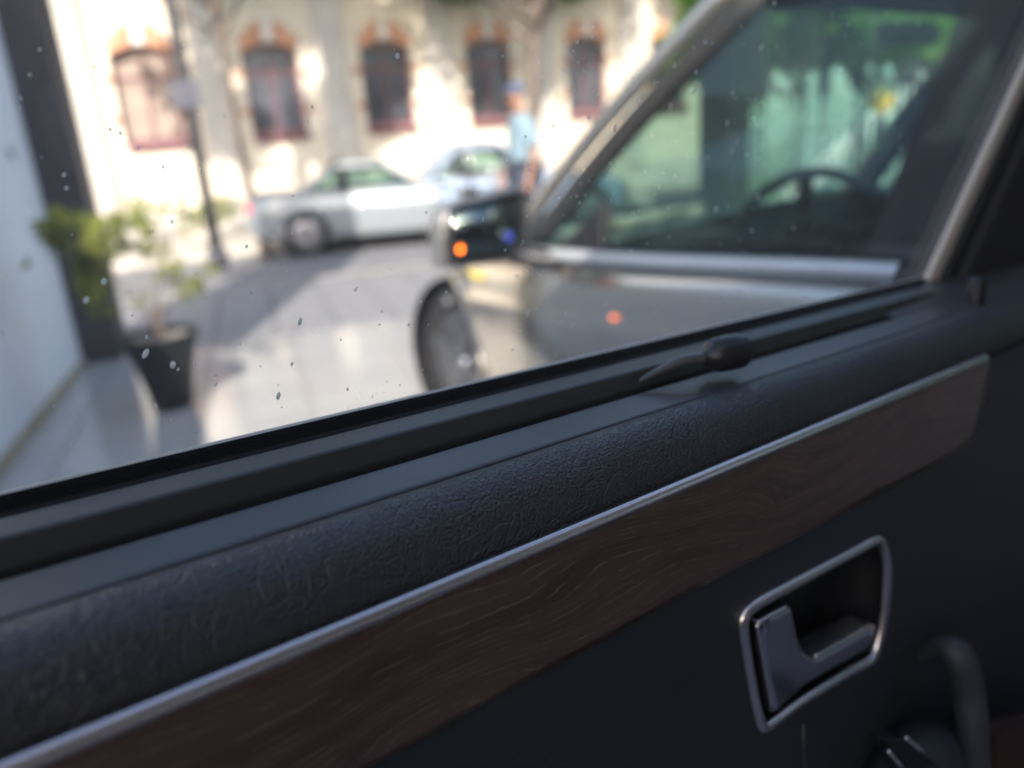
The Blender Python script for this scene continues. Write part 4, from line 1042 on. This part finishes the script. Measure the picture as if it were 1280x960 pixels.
# lock pin
lp0 = qd(1217, 392, .214); lp1 = qd(1219, 352, .214)
hpin = lp1[2]-lp0[2]
pin = lathe('lock_pin', [(.0001, hpin+.0008), (.0046, hpin+.0004), (.0060, hpin-.0010), (.0060, .001), (.0056, -.006)], M['black_plastic'], door, 24); pin.location = Vector((lp0[0], lp0[1], lp0[2]+.002))
lathe('pin_collar', [(.0062, .0014), (.0085, .0010), (.0092, -.0014)], M['rubber'], pin, 24, cap=False).location = (0, 0, -.001)
# hook for the window shade
hk = empty('shade_hook'); hk.parent = door
P0_ = qd(806, 473, .2285); hk.location = Vector(P0_); hr = lambda p: Vector(p-P0_)
hp = smooth_path([qd(800, 476, .2292), qd(812, 470, .2285), qd(830, 461, .2265), qd(850, 452, .224), qd(870, 448, .2215), qd(886, 446, .2195)], 5)
ra = np.interp(np.linspace(0, 1, len(hp)), [0, .3, .6, .8, 1], [.0008, .0018, .0028, .0027, .0028])
bm = bmesh.new(); add_tube(bm, [hr(p) for p in hp], list(ra), 12); finish('hook_stem', bm, M['stem'], hk, smooth=True)
ka, kb = qd(879, 447, .2200), qd(931, 437, .2130)
kk = [ka+(kb-ka)*t for t in (0, .08, .2, .32, .65, .86, .96, 1)]
bm = bmesh.new(); add_tube(bm, [hr(p) for p in kk], [.0026, .0046, .0074, .0084, .0088, .0086, .0074, .0046], 20); kn = finish('hook_knob', bm, M['knob'], hk, smooth=True)
# frame at the rear of the window: bright edge strip and dark pillar cover
bm = bmesh.new()
def fr_row(h, w0, w1, y0, y1):
    x = g0[0]+slope_*h; return x+w0, x+w1, y0, y1, g0[2]+h
def bar(name, w0, w1, y0, y1, m, bevel=0, w0t=None, w1t=None):
    bm = bmesh.new(); vs = []
    for h in (-.015, .52):
        a, b, c, d, z = fr_row(h, w0 if h < 0 or w0t is None else w0t, w1 if h < 0 or w1t is None else w1t, y0, y1)
        vs.append([bm.verts.new((x, y-Y0, z)) for x, y in ((a, c), (b, c), (b, d), (a, d))])
    A, B = vs
    for j in range(4): bm.faces.new((A[j], A[(j+1) % 4], B[(j+1) % 4], B[j]))
    bm.faces.new(A); bm.faces.new(B)
    return finish(name, bm, m, door, bevel=bevel)
bar('frame_edge', -.004, .016, .2555, .2615, M['edge_and_rim_reflection'], .0015)
bar('frame_lip', .0165, .034, .2510, .2610, M['rubber'], .002)
bar('pillar_cover', .0345, .30, .2440, .30, M['pillar_trim'], .003, w1t=.38)
bm = bmesh.new(); vs = [bm.verts.new(v) for v in ((XA, .268-Y0, -.60-Z0_-.0), (XA, .300-Y0, -.11-Z0_), (.80, .300-Y0, -.11-Z0_), (.80, .268-Y0, -.60-Z0_))]
bm.faces.new(vs); sk = finish('outer_skin', bm, M['black_paint'], door); sk.modifiers.new('s', 'SOLIDIFY').thickness = .01
# header and front post of the same window frame, above and left of the picture
bar2 = box('frame_header', (XA, .245-Y0, zt-.01), (g0[0]+slope_*.52+.1, .28-Y0, zt+.03), M['pillar_trim'], door, bevel=.004)

# the rest of our car
SO = dict(stations=[(-1.35, .7, .45, .95), (-1.25, .84, .36, 1.08), (-.9, .89, .28, 1.12), (0, .90, .26, 1.13), (1.0, .90, .26, 1.10), (1.6, .90, .26, 1.05), (2.4, .86, .28, .95), (2.8, .74, .32, .85), (2.95, .5, .4, .7)],
          cabin=(-1.15, 1.35), wheels=(-.85, 2.0), wr=.37, roof_z=1.86, tumble=.16, ax0=1.35, ax1=.95, rx1=-.95, rx0=-1.15, pillars=(.55,), blean=.08, own=-1, floor=.4, seats=((.15, .4), (-.75, .3)), apr=.035)
oc, _ = make_car('black_car', np.array([.05, -.615, 0]), np.array([-1., 0, 0]), SO, M['black_paint'])
tag(oc, 'black car around the viewer carrying the wood trimmed door', 'car')

# dried drops on the outside of the glass: hundreds of specks, one object
V, Fc = [], []
def drop(x, z, r, el, ang):
    i0 = len(V); n = 10
    ca, sa = math.cos(ang), math.sin(ang)
    for k, (q, h) in enumerate(((1, 0), (.75, .35), (.35, .55))):
        for j in range(n):
            a = 2*math.pi*j/n; u, v = r*q*math.cos(a), r*q*el*math.sin(a)
            V.append((x+u*ca-v*sa, .2662-Y0+h*r*.8, z+u*sa+v*ca))
    V.append((x, .2662-Y0+.6*r*.8, z))
    for k in range(2):
        for j in range(n): Fc.append((i0+k*n+j, i0+k*n+(j+1) % n, i0+(k+1)*n+(j+1) % n, i0+(k+1)*n+j))
    for j in range(n): Fc.append((i0+2*n+j, i0+2*n+(j+1) % n, i0+3*n))
known = [(613, 714, 0), (182, 442, 2.6), (216, 456, 2.8), (757, 399, 0), (650, 432, 0), (700, 403, 2), (707, 392, 2.5), (716, 407, 2.5), (757, 380, 2.5), (497, 70, 2.8), (634, 57, 2), (736, 148, 2), (741, 47, 2), (722, 53, 2), (640, 80, 1.6), (843, 82, 3), (882, 53, 2.6), (856, 47, 3), (952, 60, 3.2), (868, 115, 3), (838, 133, 3), (870, 90, 2), (916, 116, 2.4), (909, 154, 2.6), (942, 148, 2.2), (915, 190, 3), (998, 244, 3), (948, 246, 2.6), (895, 262, 3), (940, 288, 2), (992, 285, 2), (968, 4, 3), (1040, 17, 2), (1075, 55, 2), (1126, 185, 2), (768, 160, 2.4), (790, 98, 2), (760, 215, 2), (663, 247, 1.6), (594, 244, 2), (604, 274, 2), (375, 402, 2.2), (348, 495, 2.4), (365, 455, 1.6), (108, 375, 2.5), (130, 352, 2.5), (660, 392, 3), (905, 372, 2), (820, 390, 2)]
for px, py, r in known:
    if r == 0: continue
    q = qd(px, py, .2662); drop(q[0], q[2], r*.00034, rng.uniform(1.2, 2.2), rng.uniform(-.6, -.1))
for k in range(520):
    px = rng.uniform(0, 1150); top_ = 0; py = rng.uniform(0, 620-px*.235)
    if rng.uniform() > (.25+.75*(px > 640)): continue
    q = qd(px, py, .2662); drop(q[0], q[2], rng.uniform(.4, 1.3)*.0004, rng.uniform(1, 1.8), rng.uniform(-.8, .1))
for k in range(200):   # fine dust just above the seal
    px = rng.uniform(430, 1000); py = 617-px*.2372-abs(rng.normal())*14
    q = qd(px, py, .2662); drop(q[0], q[2], rng.uniform(.3, .9)*.0002, rng.uniform(1, 3.5), rng.uniform(-1.3, -.6))
me = bpy.data.meshes.new('water_drops'); me.from_pydata([tuple(v) for v in V], [], Fc); me.materials.append(M['drop'])
for p in me.polygons: p.use_smooth = True
wdp = bpy.data.objects.new('water_drops', me); link(wdp); wdp.matrix_world = DM
tag(wdp, 'dried water spots and dust specks on the car window glass', 'water drops', kind='stuff')
